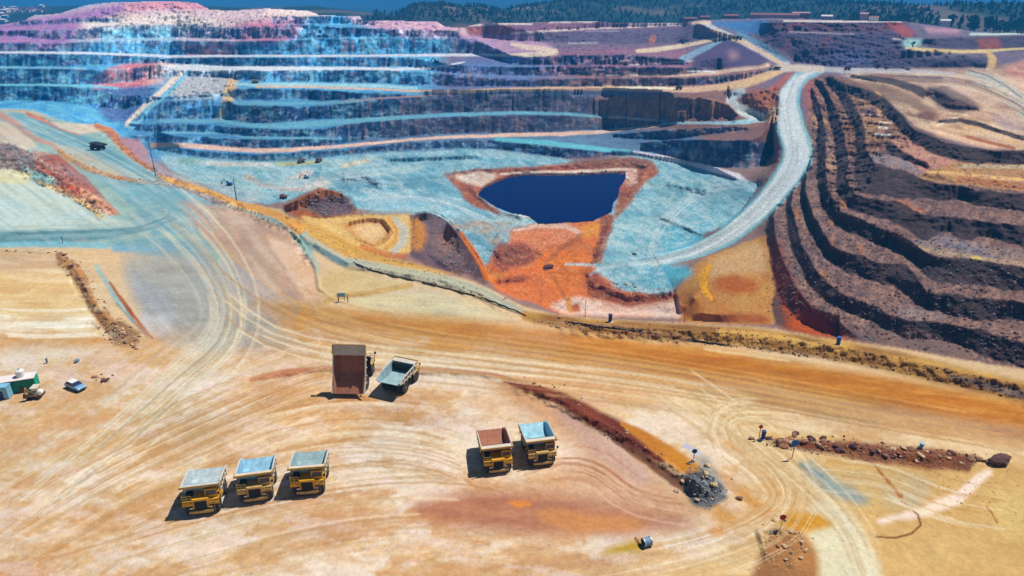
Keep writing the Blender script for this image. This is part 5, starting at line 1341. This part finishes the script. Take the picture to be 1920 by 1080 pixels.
MB().box(-1.25, 1.25, -.65, .95, 2.502, 2.58).build("roof", M['lightblue'], cb)
q = at(24, 734)
dm = empty("compressor", (q.x, q.y, 0), .3, 1, "reddish pink engine unit on a dark skid beside the blue cabinet", "machine")
MB().box(-.6, .6, -.4, .4, .35, 1.15).build("housing", simple_mat("faded_red_paint", (.5, .16, .15), .6), dm, .1)
MB().box(-.7, .7, -.5, .5, .05, .35).build("skid", M['dark'], dm); MB().tube((.4, 0, 1.15), (.4, 0, 1.6), .06, 6).build("exhaust", M['dark'], dm)
q = at(42, 735)
MBo = MB().lathe([(0, .42), (.03, .44), (.45, .42), (.48, .45), (.52, .42), (.98, .44), (1.0, .40)], axis='Z', n=16).build("oil_drum", M['brown']); MBo.location = (q.x, q.y, 0); tag(MBo, "dark red oil drum standing by the green container", "drum")
q = at(68, 744)
dg = empty("mini_digger", (q.x, q.y, 0), .15, 1, "small tan digger with a folded arm in front of the green container", "digger")
for s in (-1, 1): MB().prism([(-1.3, .15), (-1.1, 0), (1.1, 0), (1.3, .15), (1.3, .45), (1.1, .6), (-1.1, .6), (-1.3, .45)], s*.85-.2, s*.85+.2).build("track", M['dark'], dg)
MB().box(-.9, .9, -1.1, 1.0, .62, 1.05).build("deck", M['tan'], dg, .05)
cbn = MB().box(-.1, .85, -.8, .6, 1.052, 1.12).box(-.1, .0, -.8, -.7, 1.12, 2.2).box(.75, .85, -.8, -.7, 1.12, 2.2).box(-.1, .0, .5, .6, 1.12, 2.2).box(.75, .85, .5, .6, 1.12, 2.2).box(-.25, 1.0, -.95, .75, 2.2, 2.3)
cbn.build("cab", M['cream'], dg); MB().lathe([(-.55, .3), (-.4, .5), (.4, .5), (.55, .3)], c=(1.15, -.4, 1.2), axis='Y', n=12).build("counterweight", M['white'], dg)
bm_ = MB().tube((-.6, -.6, 1.0), (-.95, -.9, 2.5), .16, 8).tube((-.95, -.9, 2.5), (-1.05, -1.3, 1.4), .13, 8); bm_.build("boom", M['tan'], dg)
MB().prism([(-1.6, .7), (-1.1, .75), (-1.05, 1.4), (-1.4, 1.3)], -1.35, -.75).build("bucket", M['brown'], dg)
# car
q = at(143, 728)
cr = empty("parked_car", (q.x, q.y, 0), math.radians(-118), 1.0, "light blue hatchback car parked on the sand right of the green container", "car")
MB().prism([(-2.1, .35), (-2.15, .75), (-2.0, 1.0), (-.9, 1.06), (1.0, 1.0), (2.0, .82), (2.15, .6), (2.1, .32)], -.85, .85).build("body", M['carblue'], cr, .07)
cab = MB()
cab._add([(-.76, -1.85, 1.0), (.76, -1.85, 1.0), (.76, 1.05, 1.0), (-.76, 1.05, 1.0), (-.62, -1.3, 1.47), (.62, -1.3, 1.47), (.62, .25, 1.49), (-.62, .25, 1.49)], [(3,2,1,0),(4,5,6,7),(0,1,5,4),(1,2,6,5),(2,3,7,6),(3,0,4,7)])
cab.build("window", M['glass'], cr)
MB().box(-.64, .64, -1.36, .32, 1.492, 1.53).build("roof", M['white'], cr, .02)
for s in (-1, 1):
    for y0, y1 in ((-.55, -.45),): MB().plate([(s*.80, y0, 1.0), (s*.66, y0, 1.5), (s*.66, y1, 1.5), (s*.80, y1, 1.0)], .05).build("door_pillar", M['carblue'], cr)
    MB().box(s*.6-.16, s*.6+.16, 2.08, 2.17, .58, .72).build("headlight", M['lamp'], cr); MB().box(s*.68-.1, s*.68+.1, -2.17, -2.10, .7, .9).build("tail_light", M['red'], cr)
    for y in (-1.3, 1.35):
        w_ = bpy.data.objects.new("wheel", None); C.objects.link(w_); w_.parent = cr; w_.location = (s*.78, y, .31)
        MB().lathe([(-.1, .2), (-.1, .29), (-.07, .31), (.07, .31), (.1, .29), (.1, .2)], axis='X', n=16).build("tyre", M['rubber'], w_)
        MB().lathe([(-.09, .19), (.09, .19)], axis='X', n=12).build("rim", M['steel'], w_)
MB().box(-.84, .84, 2.11, 2.2, .36, .56).box(-.84, .84, -2.21, -2.12, .36, .56).build("bumper", M['dark'], cr)

# ------------------------------------------------------------------ signs, posts, poles
def round_sign(name, u, vb, vt, r, mat, label, pole_mat='pole', base=False):
    q = gat(u, vb); T_ = q.y / ray(u, vb)[1]
    h = (vb - vt) * T_ / FOC / .84
    e = empty(name, q, 0, 1, label, "sign")
    MB().tube((0, 0, -.1), (0, 0, h), .06, 6).build("post", M[pole_mat], e)
    MB().lathe([(-.09, r), (-.062, r)], c=(0, 0, h - r*.6), axis='Y', n=20).build("disc", M[mat], e)
    MB().lathe([(-.062, r*1.03), (-.055, r*1.03)], c=(0, 0, h - r*.6), axis='Y', n=20).build("rim", M['steel'], e)
    if base: MB().lathe([(0, .4), (.35, .3)], axis='Z', n=12).build("base", M['concrete'], e)
    return e
round_sign("round_sign", 1486, 858, 826, .62, 'blue', "round bright blue sign on a thin pole beside the rock row")
round_sign("round_sign", 1299, 864, 842, .42, 'navy', "small dark blue sign on a post beside the grey gravel heap", base=True)
round_sign("round_sign", 1464, 990, 964, .45, 'red', "round red sign on a pole above the stony mound at the bottom", 'steel')
round_sign("round_sign", 1423, 822, 797, .36, 'red', "small dark red sign on a pole at the left end of the rock row")
def post(name, u, vb, h, r, mat, label, cat, cap=None):
    q = gat(u, vb); e = empty(name, q, 0, 1, label, cat)
    MB().lathe([(-.1, r), (h*.86, r), (h*.9, r*1.25), (h, r*1.1)], axis='Z', n=12).build("body", M[mat], e)
    MB().lathe([(-.02, r*1.6), (.16, r*1.4)], axis='Z', n=12).build("foot", M[cap or 'concrete'], e)
    return e
post("bollard", 1431, 822, 1.6, .34, 'navy', "dark blue bollard with a pale foot at the left end of the rock row", "bollard")
post("bollard", 1571, 646, 1.9, .42, 'blue', "bright blue barrel post on the bank below the dark benches", "barrel")
post("bollard", 1143, 603, 1.9, .42, 'navy', "dark blue and white barrel post on the bank below the orange valley", "barrel", 'white')
post("traffic_cone", 88, 681, 1.1, .2, 'pipe_blue', "blue grey cone standing on the sand behind the green container", "cone")
post("bollard", 145, 679, .6, .42, 'pipe_blue', "low blue drum standing on the sand behind the parked car", "drum")
post("bollard", 1727, 840, .9, .32, 'lightblue', "pale blue marker standing on top of the rock row", "marker")
post("marker_post", 118, 456, 2.2, .09, 'pole', "thin dark post beside the teal road at the left", "post")
q = gat(640, 566); sg = empty("notice_board", q, .1, 1, "pale blue board on two posts at the bend of the sandy road", "sign")
MB().box(-.95, .95, -.05, .05, 1.3, 2.3).build("board", M['lightblue'], sg); 
for s in (-.7, .7): MB().tube((s, .06, -.1), (s, .06, 2.2), .06, 6).build("post", M['pole'], sg)
post("marker_post", 652, 568, 1.9, .10, 'pole', "dark post standing right of the pale blue board", "post")
post("marker_post", 634, 568, 1.5, .10, 'pole', "dark post standing left of the pale blue board", "post")
def mast(u, vb, h, r, mat, label, arms=True):
    q = gat(u, vb); e = empty("power_pole", q, 0, 1, label, "pole")
    MB().tube((0, 0, -.3), (0, 0, h), r, 8, r*.6).build("shaft", M[mat], e)
    if arms:
        MB().box(-1.1, 1.1, -.07, .07, h*.90, h*.93).build("crossarm", M[mat], e)
        for x in (-.95, 0, .95): MB().lathe([(0, .07), (.1, .11), (.2, .07), (.28, .1)], c=(x, 0, h*.93), axis='Z', n=8).build("insulator", M['steel'], e)
    return e
mast(443, 377, 12.5, .32, 'pole', "tall dark pole on the ochre bank above the cyan pit floor", False)
mast(292, 328, 16.0, .20, 'brown', "slender rust brown pole on the bank at the upper left", False)
mast(1097, 594, 6.0, .09, 'brown', "thin pole on the bank in front of the red gravel", False)
mast(1282, 606, 4.2, .09, 'brown', "thin pole on the bank left of the orange pad", False)
mast(1590, 660, 1.2, .06, 'pole', "short stake on the bank under the dark benches", False)
# big pipe end, boulder, plastic pipe
q = at(1212, 1022)
cp = empty("steel_pipe", (q.x, q.y, .6), math.radians(200), .64, "short wide blue grey steel pipe lying by the muddy ditch, mouth dark", "pipe")
o_ = MB(); n = 20
pr = [(-.9, .95), (.9, .95), (.9, .80), (-.9, .80)]
ringv = [[o_.bm.verts.new((al, r*math.cos(2*math.pi*i/n), r*math.sin(2*math.pi*i/n))) for i in range(n)] for al, r in pr]
for A, B in zip(ringv, ringv[1:] + ringv[:1]):
    for i in range(n): o_.bm.faces.new((A[i], A[(i+1)%n], B[(i+1)%n], B[i]))
o_.build("barrel", M['pipe_blue'], cp)
MB().lathe([(-.15, .79), (-.05, .79)], axis='X', n=20).build("bore_shade_disc", M['dark'], cp)  # dark disc across the bore, standing in for the shade inside
for x in (-.82, .82):
    fl = MB(); rv = [[fl.bm.verts.new((x + dx, r*math.cos(2*math.pi*i/n), r*math.sin(2*math.pi*i/n))) for i in range(n)] for dx, r in ((-.07, 1.04), (.07, 1.04), (.07, .955), (-.07, .955))]
    for A, B in zip(rv, rv[1:] + rv[:1]):
        for i in range(n): fl.bm.faces.new((A[i], A[(i+1)%n], B[(i+1)%n], B[i]))
    fl.build("flange", M['steel'], cp)
def pipeline(pts, r, label):
    vs = [gat(u, v) + Vector((0, 0, r)) for u, v in dens(pts, 6)]
    o = MB()
    for p0, p1 in zip(vs[:-1], vs[1:]): o.tube(p0, p1 + (p1 - p0) * .02, r, 7)
    tag(o.build("drain_pipe", M['black']), label, "pipe")
pipeline([(662,492),(700,508),(745,520),(775,527)], .13, "black pipe along the grey bank, the upper left length")
pipeline([(790,530),(830,540),(865,549),(890,555)], .13, "black pipe along the grey bank, the middle length")
pipeline([(902,558),(930,568),(965,582),(985,592)], .13, "black pipe along the grey bank, the lower right length")
pipeline([(1060,604),(1140,615),(1200,622)], .16, "thin dark hose on the bank below the red gravel")
pipeline([(1290,637),(1330,644),(1360,648)], .18, "dark hose end beside the road under the orange pad")

# ------------------------------------------------------------------ loose rocks, each a thing of its own
def rock_mesh(seed, flat=.7):
    r = random.Random(seed); bm = bmesh.new()
    bmesh.ops.create_icosphere(bm, subdivisions=2, radius=1.0)
    off_ = Vector((r.uniform(0, 50), r.uniform(0, 50), r.uniform(0, 50)))
    cuts = [Vector((r.gauss(0, 1), r.gauss(0, 1), r.gauss(0, 1))).normalized() for _ in range(7)]
    for v in bm.verts:
        n = v.co.normalized(); k = 1.0
        for c in cuts:
            d = n.dot(c)
            if d > .55: k = min(k, .62 / d)
        v.co = n * (k + .10 * mnoise.noise(n * 2.2 + off_))
        v.co.x *= 1.25; v.co.z *= flat
    me = bpy.data.meshes.new("rock"); bm.to_mesh(me); bm.free(); return me
RM = {}
for k in ('rock_brown', 'rock_tan', 'rock_grey', 'rock_dark'):
    RM[k] = []
    for j in range(5):
        me = rock_mesh(j * 13 + hash(k) % 7 * 0 + len(RM) * 101, .75); me.materials.append(M[k]); RM[k].append(me)
def rock(q, s, kind, rnd, label, group=None, name="rock"):
    o = bpy.data.objects.new(name, rnd.choice(RM[kind])); C.objects.link(o)
    o.location = q + Vector((0, 0, s * .22)); o.scale = (s * rnd.uniform(.8, 1.3), s * rnd.uniform(.8, 1.2), s * rnd.uniform(.7, 1.15))
    o.rotation_euler = (rnd.uniform(-.3, .3), rnd.uniform(-.3, .3), rnd.uniform(0, 6.28))
    return tag(o, label, "rock", group)
def rock_patch(line, spread, n, smin, smax, kinds, label, group, seed):
    rnd = random.Random(seed); p = dens(line, 4)
    for k in range(n):
        c = p[rnd.randrange(len(p))]
        u = c[0] + rnd.gauss(0, spread[0]); v = c[1] + rnd.gauss(0, spread[1])
        rock(gat(u, v), smin + (smax - smin) * rnd.random() ** 2.2, rnd.choice(kinds), rnd, label, group)
rock_patch([(1440,828),(1520,832),(1600,836),(1700,848),(1820,862)], (14, 9), 88, .18, .75, ['rock_brown','rock_brown','rock_tan','rock_dark'], "loose brown rock in the long rock row at the right", "brown rocks of the long row at the right", 1)
rock_patch([(1295,890),(1320,905),(1340,925)], (14, 14), 46, .15, .55, ['rock_grey','rock_grey','rock_tan'], "grey stone of the gravel heap below the small blue sign", "grey stones of the gravel heap", 2)
rock_patch([(210,605),(235,625),(250,638)], (14, 10), 34, .2, .7, ['rock_tan','rock_brown'], "tan boulder in the pile at the foot of the left bank", "boulders piled below the left bank", 3)
rock_patch([(115,478),(130,495),(150,512)], (9, 8), 18, .25, .7, ['rock_brown','rock_tan'], "brown rock at the top of the left bank", "rocks at the top of the left bank", 4)
rock_patch([(1460,992),(1475,1005),(1485,1030)], (22, 12), 26, .12, .42, ['rock_tan','rock_brown','rock_grey'], "small stone on the mound under the red round sign", "stones on the mound under the red sign", 5)
rock_patch([(170,712),(195,708),(215,708)], (8, 4), 12, .15, .5, ['rock_brown','rock_tan','rock_dark'], "red brown rubble lump right of the parked car", "rubble right of the parked car", 6)
rock_patch([(960,704),(1040,722),(1130,780),(1240,858)], (8, 5), 28, .12, .36, ['rock_brown','rock_tan'], "stone on the crest of the red brown windrow", "stones along the red brown windrow", 7)
rock_patch([(1010,604),(1150,614),(1300,636),(1420,640)], (20, 5), 26, .15, .5, ['rock_brown','rock_tan'], "stone on the ochre bank along the pit edge", "stones on the ochre bank", 8)
rock_patch([(0,470),(60,470),(110,474)], (8, 2), 12, .15, .45, ['rock_dark','rock_tan'], "dark stone lining the left yard's upper edge", "stones along the left yard's upper edge", 9)
rnd = random.Random(5)
bo = rock(at(1874, 866), 1.7, 'rock_dark', rnd, "huge dark red boulder alone at the right end of the rock row", None, "boulder")
bo.scale = (2.1, 1.5, 1.25); bo.rotation_euler = (0, .05, .2)
rock(at(1840, 862), .75, 'rock_tan', rnd, "pale rock with a dark shadow just left of the huge boulder")
rock(at(1492, 812), .55, 'rock_dark', rnd, "dark rock on the sand above the bright blue sign")
rock(at(1496, 1004), .45, 'rock_dark', rnd, "dark rock on the orange slope right of the red sign")
rock(at(1386, 936), .55, 'rock_brown', rnd, "brown rock on the sand right of the grey gravel heap")
rock(at(1024, 506) * 0 + gat(1028, 502), 2.6, 'rock_dark', rnd, "dark rock lying in the middle of the orange valley")
rock(gat(1188, 478), 1.6, 'rock_dark', rnd, "dark rock on the cyan ground right of the orange valley")

# small rubble nobody could count
rb = random.Random(77); vco = []; fcs = []
ICO = [(0,0,1),(.9,0,.3),(.28,.85,.3),(-.73,.53,.3),(-.73,-.53,.3),(.28,-.85,.3),(0,0,-.4)]
def pebble(q, s):
    n0 = len(vco); a = rb.uniform(0, 6.28); ca, sa = math.cos(a), math.sin(a)
    for x, y, z in ICO:
        k = s * rb.uniform(.65, 1.25)
        vco.append((q.x + (x*ca - y*sa)*k, q.y + (x*sa + y*ca)*k, q.z + z*k*.8))
    for i in range(5): fcs.append((n0, n0+1+i, n0+1+(i+1)%5)); fcs.append((n0+6, n0+1+(i+1)%5, n0+1+i))
def scatter(poly, n, smin, smax, store=None):
    p = np.asarray(poly, float); k = 0
    while k < n:
        u = rb.uniform(p[:, 0].min(), p[:, 0].max()); v = rb.uniform(p[:, 1].min(), p[:, 1].max())
        if not polymask(poly, np.array([[u]]), np.array([[v]]))[0, 0]: continue
        k += 1
        pebble(gat(u, v), smin + (smax - smin) * rb.random() ** 3)
def rubble(name, mat, label, jobs):
    global vco, fcs
    vco, fcs = [], []
    for j in jobs: scatter(*j)
    me = bpy.data.meshes.new(name); me.from_pydata(vco, [], fcs); me.materials.append(M[mat])
    o = bpy.data.objects.new(name, me); C.objects.link(o); o["kind"] = "stuff"; tag(o, label, "rubble")
BZ = [(1445,440),(1500,360),(1560,400),(1640,405),(1720,440),(1920,470),(1920,690),(1780,668),(1640,640),(1520,620),(1450,590)]
rubble("rubble", 'rock_brown', "brown rubble strewn over the banks, rows and yards", [([(1420,815),(1560,825),(1720,838),(1840,852),(1820,885),(1600,862),(1440,838)], 900, .05, .28), ([(1000,596),(1200,608),(1400,618),(1600,652),(1900,718),(1920,750),(1600,680),(1300,645),(1000,610)], 1700, .06, .38),
   ([(940,704),(1060,740),(1200,820),(1300,890),(1280,905),(1100,800),(960,730)], 500, .05, .2), ([(0,280),(80,290),(210,395),(180,400),(60,340),(0,310)], 300, .2, .7), ([(110,474),(150,490),(250,640),(200,645)], 300, .06, .35), ([(520,400),(660,450),(800,500),(980,575),(900,552),(700,508),(580,450)], 400, .08, .35), ([(100,270),(215,330),(330,342),(330,350),(210,340),(110,285)], 260, .15, .5), ([(190,238),(240,270),(300,320),(285,325),(225,275)], 220, .15, .6), ([(300,328),(440,380),(560,430),(560,442),(420,388),(300,340)], 300, .12, .45), ([(1060,300),(1220,298),(1225,345),(1150,420),(1100,520),(1260,545),(1260,565),(1100,560),(1110,480),(1170,340),(1060,316)], 700, .3, 1.1), ([(920,470),(985,455),(1020,480),(940,510)], 350, .3, 1.0), ([(1280,520),(1440,460),(1445,600),(1280,595)], 300, .15, .6)])
rubble("rubble", 'rock_dark', "dark rubble lying on the benches of the right wall", [(BZ, 1500, .25, 1.0)])
rubble("rubble", 'rock_grey', "grey broken stone on the benches and gravel heap", [(BZ, 900, .2, .8), ([(1280,880),(1320,870),(1368,925),(1330,955),(1290,930)], 450, .05, .25), ([(775,405),(830,410),(900,510),(860,512),(780,470)], 350, .25, .8), ([(540,385),(600,358),(665,375),(665,400),(600,408)], 200, .3, .9), ([(640,325),(715,335),(720,360),(640,362)], 200, .3, 1.0)])
rubble("rubble", 'rock_tan', "tan stones scattered over the sandy ground", [([(0,700),(900,700),(1400,760),(1900,860),(1900,1078),(0,1078)], 1500, .03, .13), ([(190,600),(260,625),(255,650),(205,650)], 250, .06, .3), ([(1440,990),(1500,990),(1530,1075),(1410,1075)], 250, .04, .2), ([(1620,830),(1920,850),(1920,1000),(1700,900)], 300, .04, .2)])
# ------------------------------------------------------------------ far machines
def far_truck(u, v, L, rz, label, mat='dark'):
    q = gat(u, v); e = empty("haul_truck", q, rz, L / 9.0, label, "dump truck")
    MB().box(-1.2, 1.2, -3.5, 3.8, 1.0, 1.7).build("chassis", M['dark'], e)
    MB().prism([(3.6, 4.2), (3.6, 4.0), (1.3, 3.9), (1.0, 2.2), (-4.6, 2.5), (-4.6, 3.2), (1.4, 4.1)], -2.4, 2.4).build("dump_body", M[mat], e)
    MB().box(-2.2, 2.2, 1.5, 3.7, 1.7, 2.6).box(-2.1, -.6, 1.5, 2.9, 2.6, 3.8).build("cab", M['brown'] if mat == 'dark' else M['tan'], e)
    for s in (-1, 1):
        for y in (2.2, -2.1): MB().lathe([(-.4, .9), (-.3, 1.1), (.3, 1.1), (.4, .9)], c=(s*1.9, y, 1.1), axis='X', n=12).build("wheel", M['rubber'], e)
    return e
far_truck(185, 281, 9.0, math.radians(75), "dark haul truck driving on the teal road at the upper left")
far_truck(565, 306, 8.5, math.radians(150), "dark haul truck on the pit floor, left of the pair under the wall", 'brown')
far_truck(597, 304, 8.5, math.radians(170), "dark haul truck on the pit floor, right of the pair under the wall", 'brown')
far_truck(1455, 132, 9.5, math.radians(110), "dark haul truck where the pale roads meet at the upper right")
far_truck(1386, 73, 9.5, math.radians(50), "dark haul truck descending the ridge road near the top")
far_truck(1588, 131, 8.0, math.radians(80), "small dark truck on the road right of the junction")
far_truck(352, 120, 8.0, math.radians(85), "dark truck on the pale upper platform, rightmost of three")
far_truck(306, 116, 8.0, math.radians(95), "dark truck on the pale upper platform, middle of three")
far_truck(273, 117, 8.0, math.radians(85), "dark truck on the pale upper platform, leftmost of three")
far_truck(1273, 168, 8.0, math.radians(90), "dark truck on the sandy bench road right of the middle")
far_truck(532, 372, 7.0, math.radians(60), "dark truck on the pit floor beside the brown mound", 'brown')
def far_digger(u, v, s, rz, label, mat='tan'):
    q = gat(u, v); e = empty("excavator", q, rz, s, label, "excavator")
    for k in (-1, 1): MB().prism([(-2.2, .2), (-1.9, 0), (1.9, 0), (2.2, .2), (2.2, .8), (1.9, 1.0), (-1.9, 1.0), (-2.2, .8)], k*1.4-.4, k*1.4+.4).build("track", M['dark'], e)
    MB().box(-1.5, 1.5, -2.4, 1.6, 1.1, 2.5).build("body", M[mat], e, .1)
    MB().box(-1.5, -.3, .2, 1.7, 2.5, 3.9).build("cab", M['glass'], e)
    MB().tube((.3, 1.4, 1.8), (.3, 4.0, 5.2), .34, 6).tube((.3, 4.0, 5.2), (.3, 6.4, 2.6), .26, 6).build("boom", M[mat], e)
    MB().prism([(6.2, 2.7), (7.0, 2.4), (6.9, 1.3), (5.9, 1.5)], -.4, 1.0).build("bucket", M['dark'], e)
    return e
far_digger(478, 156, 1.7, math.radians(-70), "excavator loading at the head of the cyan bench", 'tan')
far_digger(818, 118, 1.3, math.radians(60), "dark excavator on the cyan bench below the bright cliff", 'dark')
far_digger(575, 335, .9, math.radians(120), "blue loader on the pale patch of the pit floor", 'lightblue')
far_digger(430, 347, 1.0, math.radians(90), "blue loader on the pit floor beside the tall dark pole", 'blue')

# ------------------------------------------------------------------ trees, wood, houses beyond the quarry
def leaf_crown(seed, w_, h_, n, cone=False):
    r = random.Random(seed); bm = bmesh.new()
    lobes = [(Vector((r.gauss(0, .33) * w_, r.gauss(0, .33) * w_, h_ * r.uniform(.25, .95))), r.uniform(.28, .5) * w_) for _ in range(7)]
    for _ in range(n):
        c, rad = r.choice(lobes)
        d = Vector((r.gauss(0, 1), r.gauss(0, 1), r.gauss(0, .8))).normalized() * rad * r.uniform(.55, 1.05)
        p = c + d
        if cone: p.x *= max(.15, 1.1 - p.z / h_); p.y *= max(.15, 1.1 - p.z / h_)
        if p.z < h_ * .08: continue
        nrm = (d.normalized() + Vector((r.gauss(0, .5), r.gauss(0, .5), r.gauss(0, .5)))).normalized()
        a = nrm.orthogonal().normalized(); b = nrm.cross(a); s = w_ * r.uniform(.09, .19)
        bm.faces.new([bm.verts.new(p + a*s*x + b*s*y) for x, y in ((-1,-.6),(.2,-1),(1,.3),(-.2,1))])
    me = bpy.data.meshes.new("crown"); bm.to_mesh(me); bm.free(); return me
CROWNS = [leaf_crown(k, 4.0, 9.0, 260, k % 3 == 0) for k in range(6)]
for k, me in enumerate(CROWNS): me.materials.append(M['leaf'] if k % 2 else M['leaf2'])
tm = MB(); tm.tube((0, 0, -1.0), (.2, .1, 3.0), .38, 6, .26).tube((.2, .1, 3.0), (.0, .3, 6.2), .26, 6, .1).tube((.2, .1, 2.8), (1.4, .5, 5.0), .14, 5, .06).tube((.15, .1, 3.4), (-1.2, -.3, 5.6), .13, 5, .05)
tr0 = tm.build("trunk", M['bark']); TRUNK = tr0.data; bpy.data.objects.remove(tr0)
def tree(q, s, k, label, group):
    e = empty("tree", q, random.uniform(0, 6.28), s, label, "tree", group)
    t = bpy.data.objects.new("trunk", TRUNK); C.objects.link(t); t.parent = e
    c = bpy.data.objects.new("crown", CROWNS[k % len(CROWNS)]); C.objects.link(c); c.parent = e; c.location = (0, 0, 2.2)
    return e
def hill_at(u, r):
    return Vector(((u - 960) / FOC * r * .869, .93 * r, hill_z(u, r)))
rnd = random.Random(42); random.seed(3)
def topz(u):
    i = int(round(float(colf(u)))); j = int(lastr[i]); return Vector(XYZ[j, i])
for k in range(46):                                   # along the right-hand plateau edge
    u = 1772 + 158 * rnd.random() ** .8
    b_ = topz(u); d = rnd.uniform(4, 60); dr_ = Vector((b_.x, b_.y, 0)).normalized()
    tree(b_ + dr_ * d + Vector((0, 0, -1.0 - d * .12)), rnd.uniform(1.3, 2.5), k, "dark green tree in the belt above the right plateau", "trees above the right plateau")
for k in range(34):                                   # thinner belt left of it
    u = 1590 + 190 * rnd.random()
    b_ = topz(u); d = rnd.uniform(25, 110); dr_ = Vector((b_.x, b_.y, 0)).normalized()
    tree(b_ + dr_ * d + Vector((0, 0, -2.0 - d * .16)), rnd.uniform(1.3, 2.2), k, "dark green tree behind the spoil heaps at the upper right", "trees behind the upper right spoil heaps")
for (u, v, s) in ((1709, 92, .75), (664, 36, 1.0), (694, 38, .9), (372, 24, .5)):
    pass
tree(gat(1709, 93), .75, 1, "lone dark tree beside the yellow road at the upper right", None)
tree(topz(690) + Vector((0, 3, -1)), .95, 3, "dark tree beside the pink block on the middle skyline", None)
# the far wood: nobody could count it
wood = bmesh.new(); rw = random.Random(8)
vco = []; fcs = []
for k in range(7000):
    u = rw.uniform(700, 2150); r = 1330 * (3000 / 1330) ** (rw.random() ** .8)
    if u < 980 and r < 1600: continue
    jj = int(np.interp(r, rr_, np.arange(len(rr_)))); ii = int(np.interp(u, ru, np.arange(len(ru))))
    if fn[jj, ii] > .30: continue
    z = HZ[jj, ii]; x = (u - 960) / FOC * r * .869; y = .93 * r
    hgt = rw.uniform(7, 13); wd = rw.uniform(3.5, 6.5)
    for t_ in range(3):
        a = rw.uniform(0, 6.28); ox, oy = rw.gauss(0, 1.2), rw.gauss(0, 1.2); n0 = len(vco); z0 = z + hgt * (.12 + .27 * t_); rad = wd * (1 - .26 * t_)
        for m_ in range(5):
            aa = a + m_ * 1.2566; q_ = rad * rw.uniform(.6, 1.1)
            vco.append((x + ox + q_ * math.cos(aa), y + oy + q_ * math.sin(aa), z0 + rw.uniform(-1, 1)))
        vco.append((x + ox, y + oy, z0 + hgt * .42))
        for m_ in range(5): fcs.append((n0 + m_, n0 + (m_ + 1) % 5, n0 + 5))
me = bpy.data.meshes.new("forest"); me.from_pydata(vco, [], fcs); me.materials.append(M['leaf'])
fo = bpy.data.objects.new("forest", me); C.objects.link(fo); fo["kind"] = "stuff"; tag(fo, "dark pine wood covering the hills behind the quarry", "forest")
# houses
def house(q, w_, d, h, rz, wall, roof, label, group=None, name="house", wins=3):
    e = empty(name, q, rz, 1, label, "building", group)
    MB().box(-w_/2, w_/2, -d/2, d/2, -3, h).build("wall", M[wall], e)
    MB().prism([(-d/2 - .5, h + .01), (0, h + d * .22), (d/2 + .5, h + .01)], -w_/2 - .5, w_/2 + .5).build("roof", M[roof], e)
    for k in range(wins):
        x = -w_/2 + w_ * (k + .5) / wins
        MB().box(x - .6, x + .6, -d/2 - .05, -d/2 - .004, h * .35, h * .75).build("window", M['glass'], e)
    return e
for (u, w_, d, h, wl, rf, lb) in ((1370, 24, 10, 5, 'redroof', 'redroof', "dark red shed with a pink roof, left of the long red shed"), (1452, 82, 12, 5, 'pinkwall', 'redroof', "very long low red roofed shed in front of the wood"),
        (1500, 30, 10, 8, 'redroof', 'pinkwall', "taller red building at the right end of the long shed"), (1294, 22, 9, 4, 'redroof', 'redroof', "low red shed at the left, above the ridge road"),
        (1322, 16, 9, 4, 'redroof', 'redroof', "small red shed between the low shed and the pink roofed shed"), (1550, 18, 10, 5, 'pinkwall', 'paleroof', "small pink and white building right of the red sheds"),
        (1625, 26, 12, 7, 'pinkwall', 'pinkwall', "pink building among the trees above the brown heap"), (1637, 14, 10, 5, 'offwhite', 'redroof', "small white walled hut in front of the pink building")):
    b_ = topz(u); dr_ = Vector((b_.x, b_.y, 0)).normalized()
    house(b_ + dr_ * (14 if u != 1625 else 40) + Vector((0, 0, .5 if u != 1625 else 3)), w_, d, h, -math.atan2(b_.x, b_.y), wl, rf, lb, None, "shed" if 'shed' in lb else "building")
b_ = topz(1772); house(b_ + Vector((0, 2, 1.0)), 15, 10, 9, -.5, 'offwhite', 'paleroof', "white house standing alone before the right hand trees", None, "house", 3)
rt = random.Random(12)
for k in range(26):
    u = rt.uniform(-40, 96); r = rt.uniform(2020, 2640)
    q = hill_at(u, r)
    house(q, rt.uniform(9, 22), rt.uniform(8, 12), rt.uniform(5, 9), rt.uniform(-.6, .6), rt.choice(['offwhite', 'offwhite', 'lightblue']), rt.choice(['paleroof', 'redroof', 'offwhite']), "pale house of the distant town at the upper left", "houses of the distant town", "house", 2)
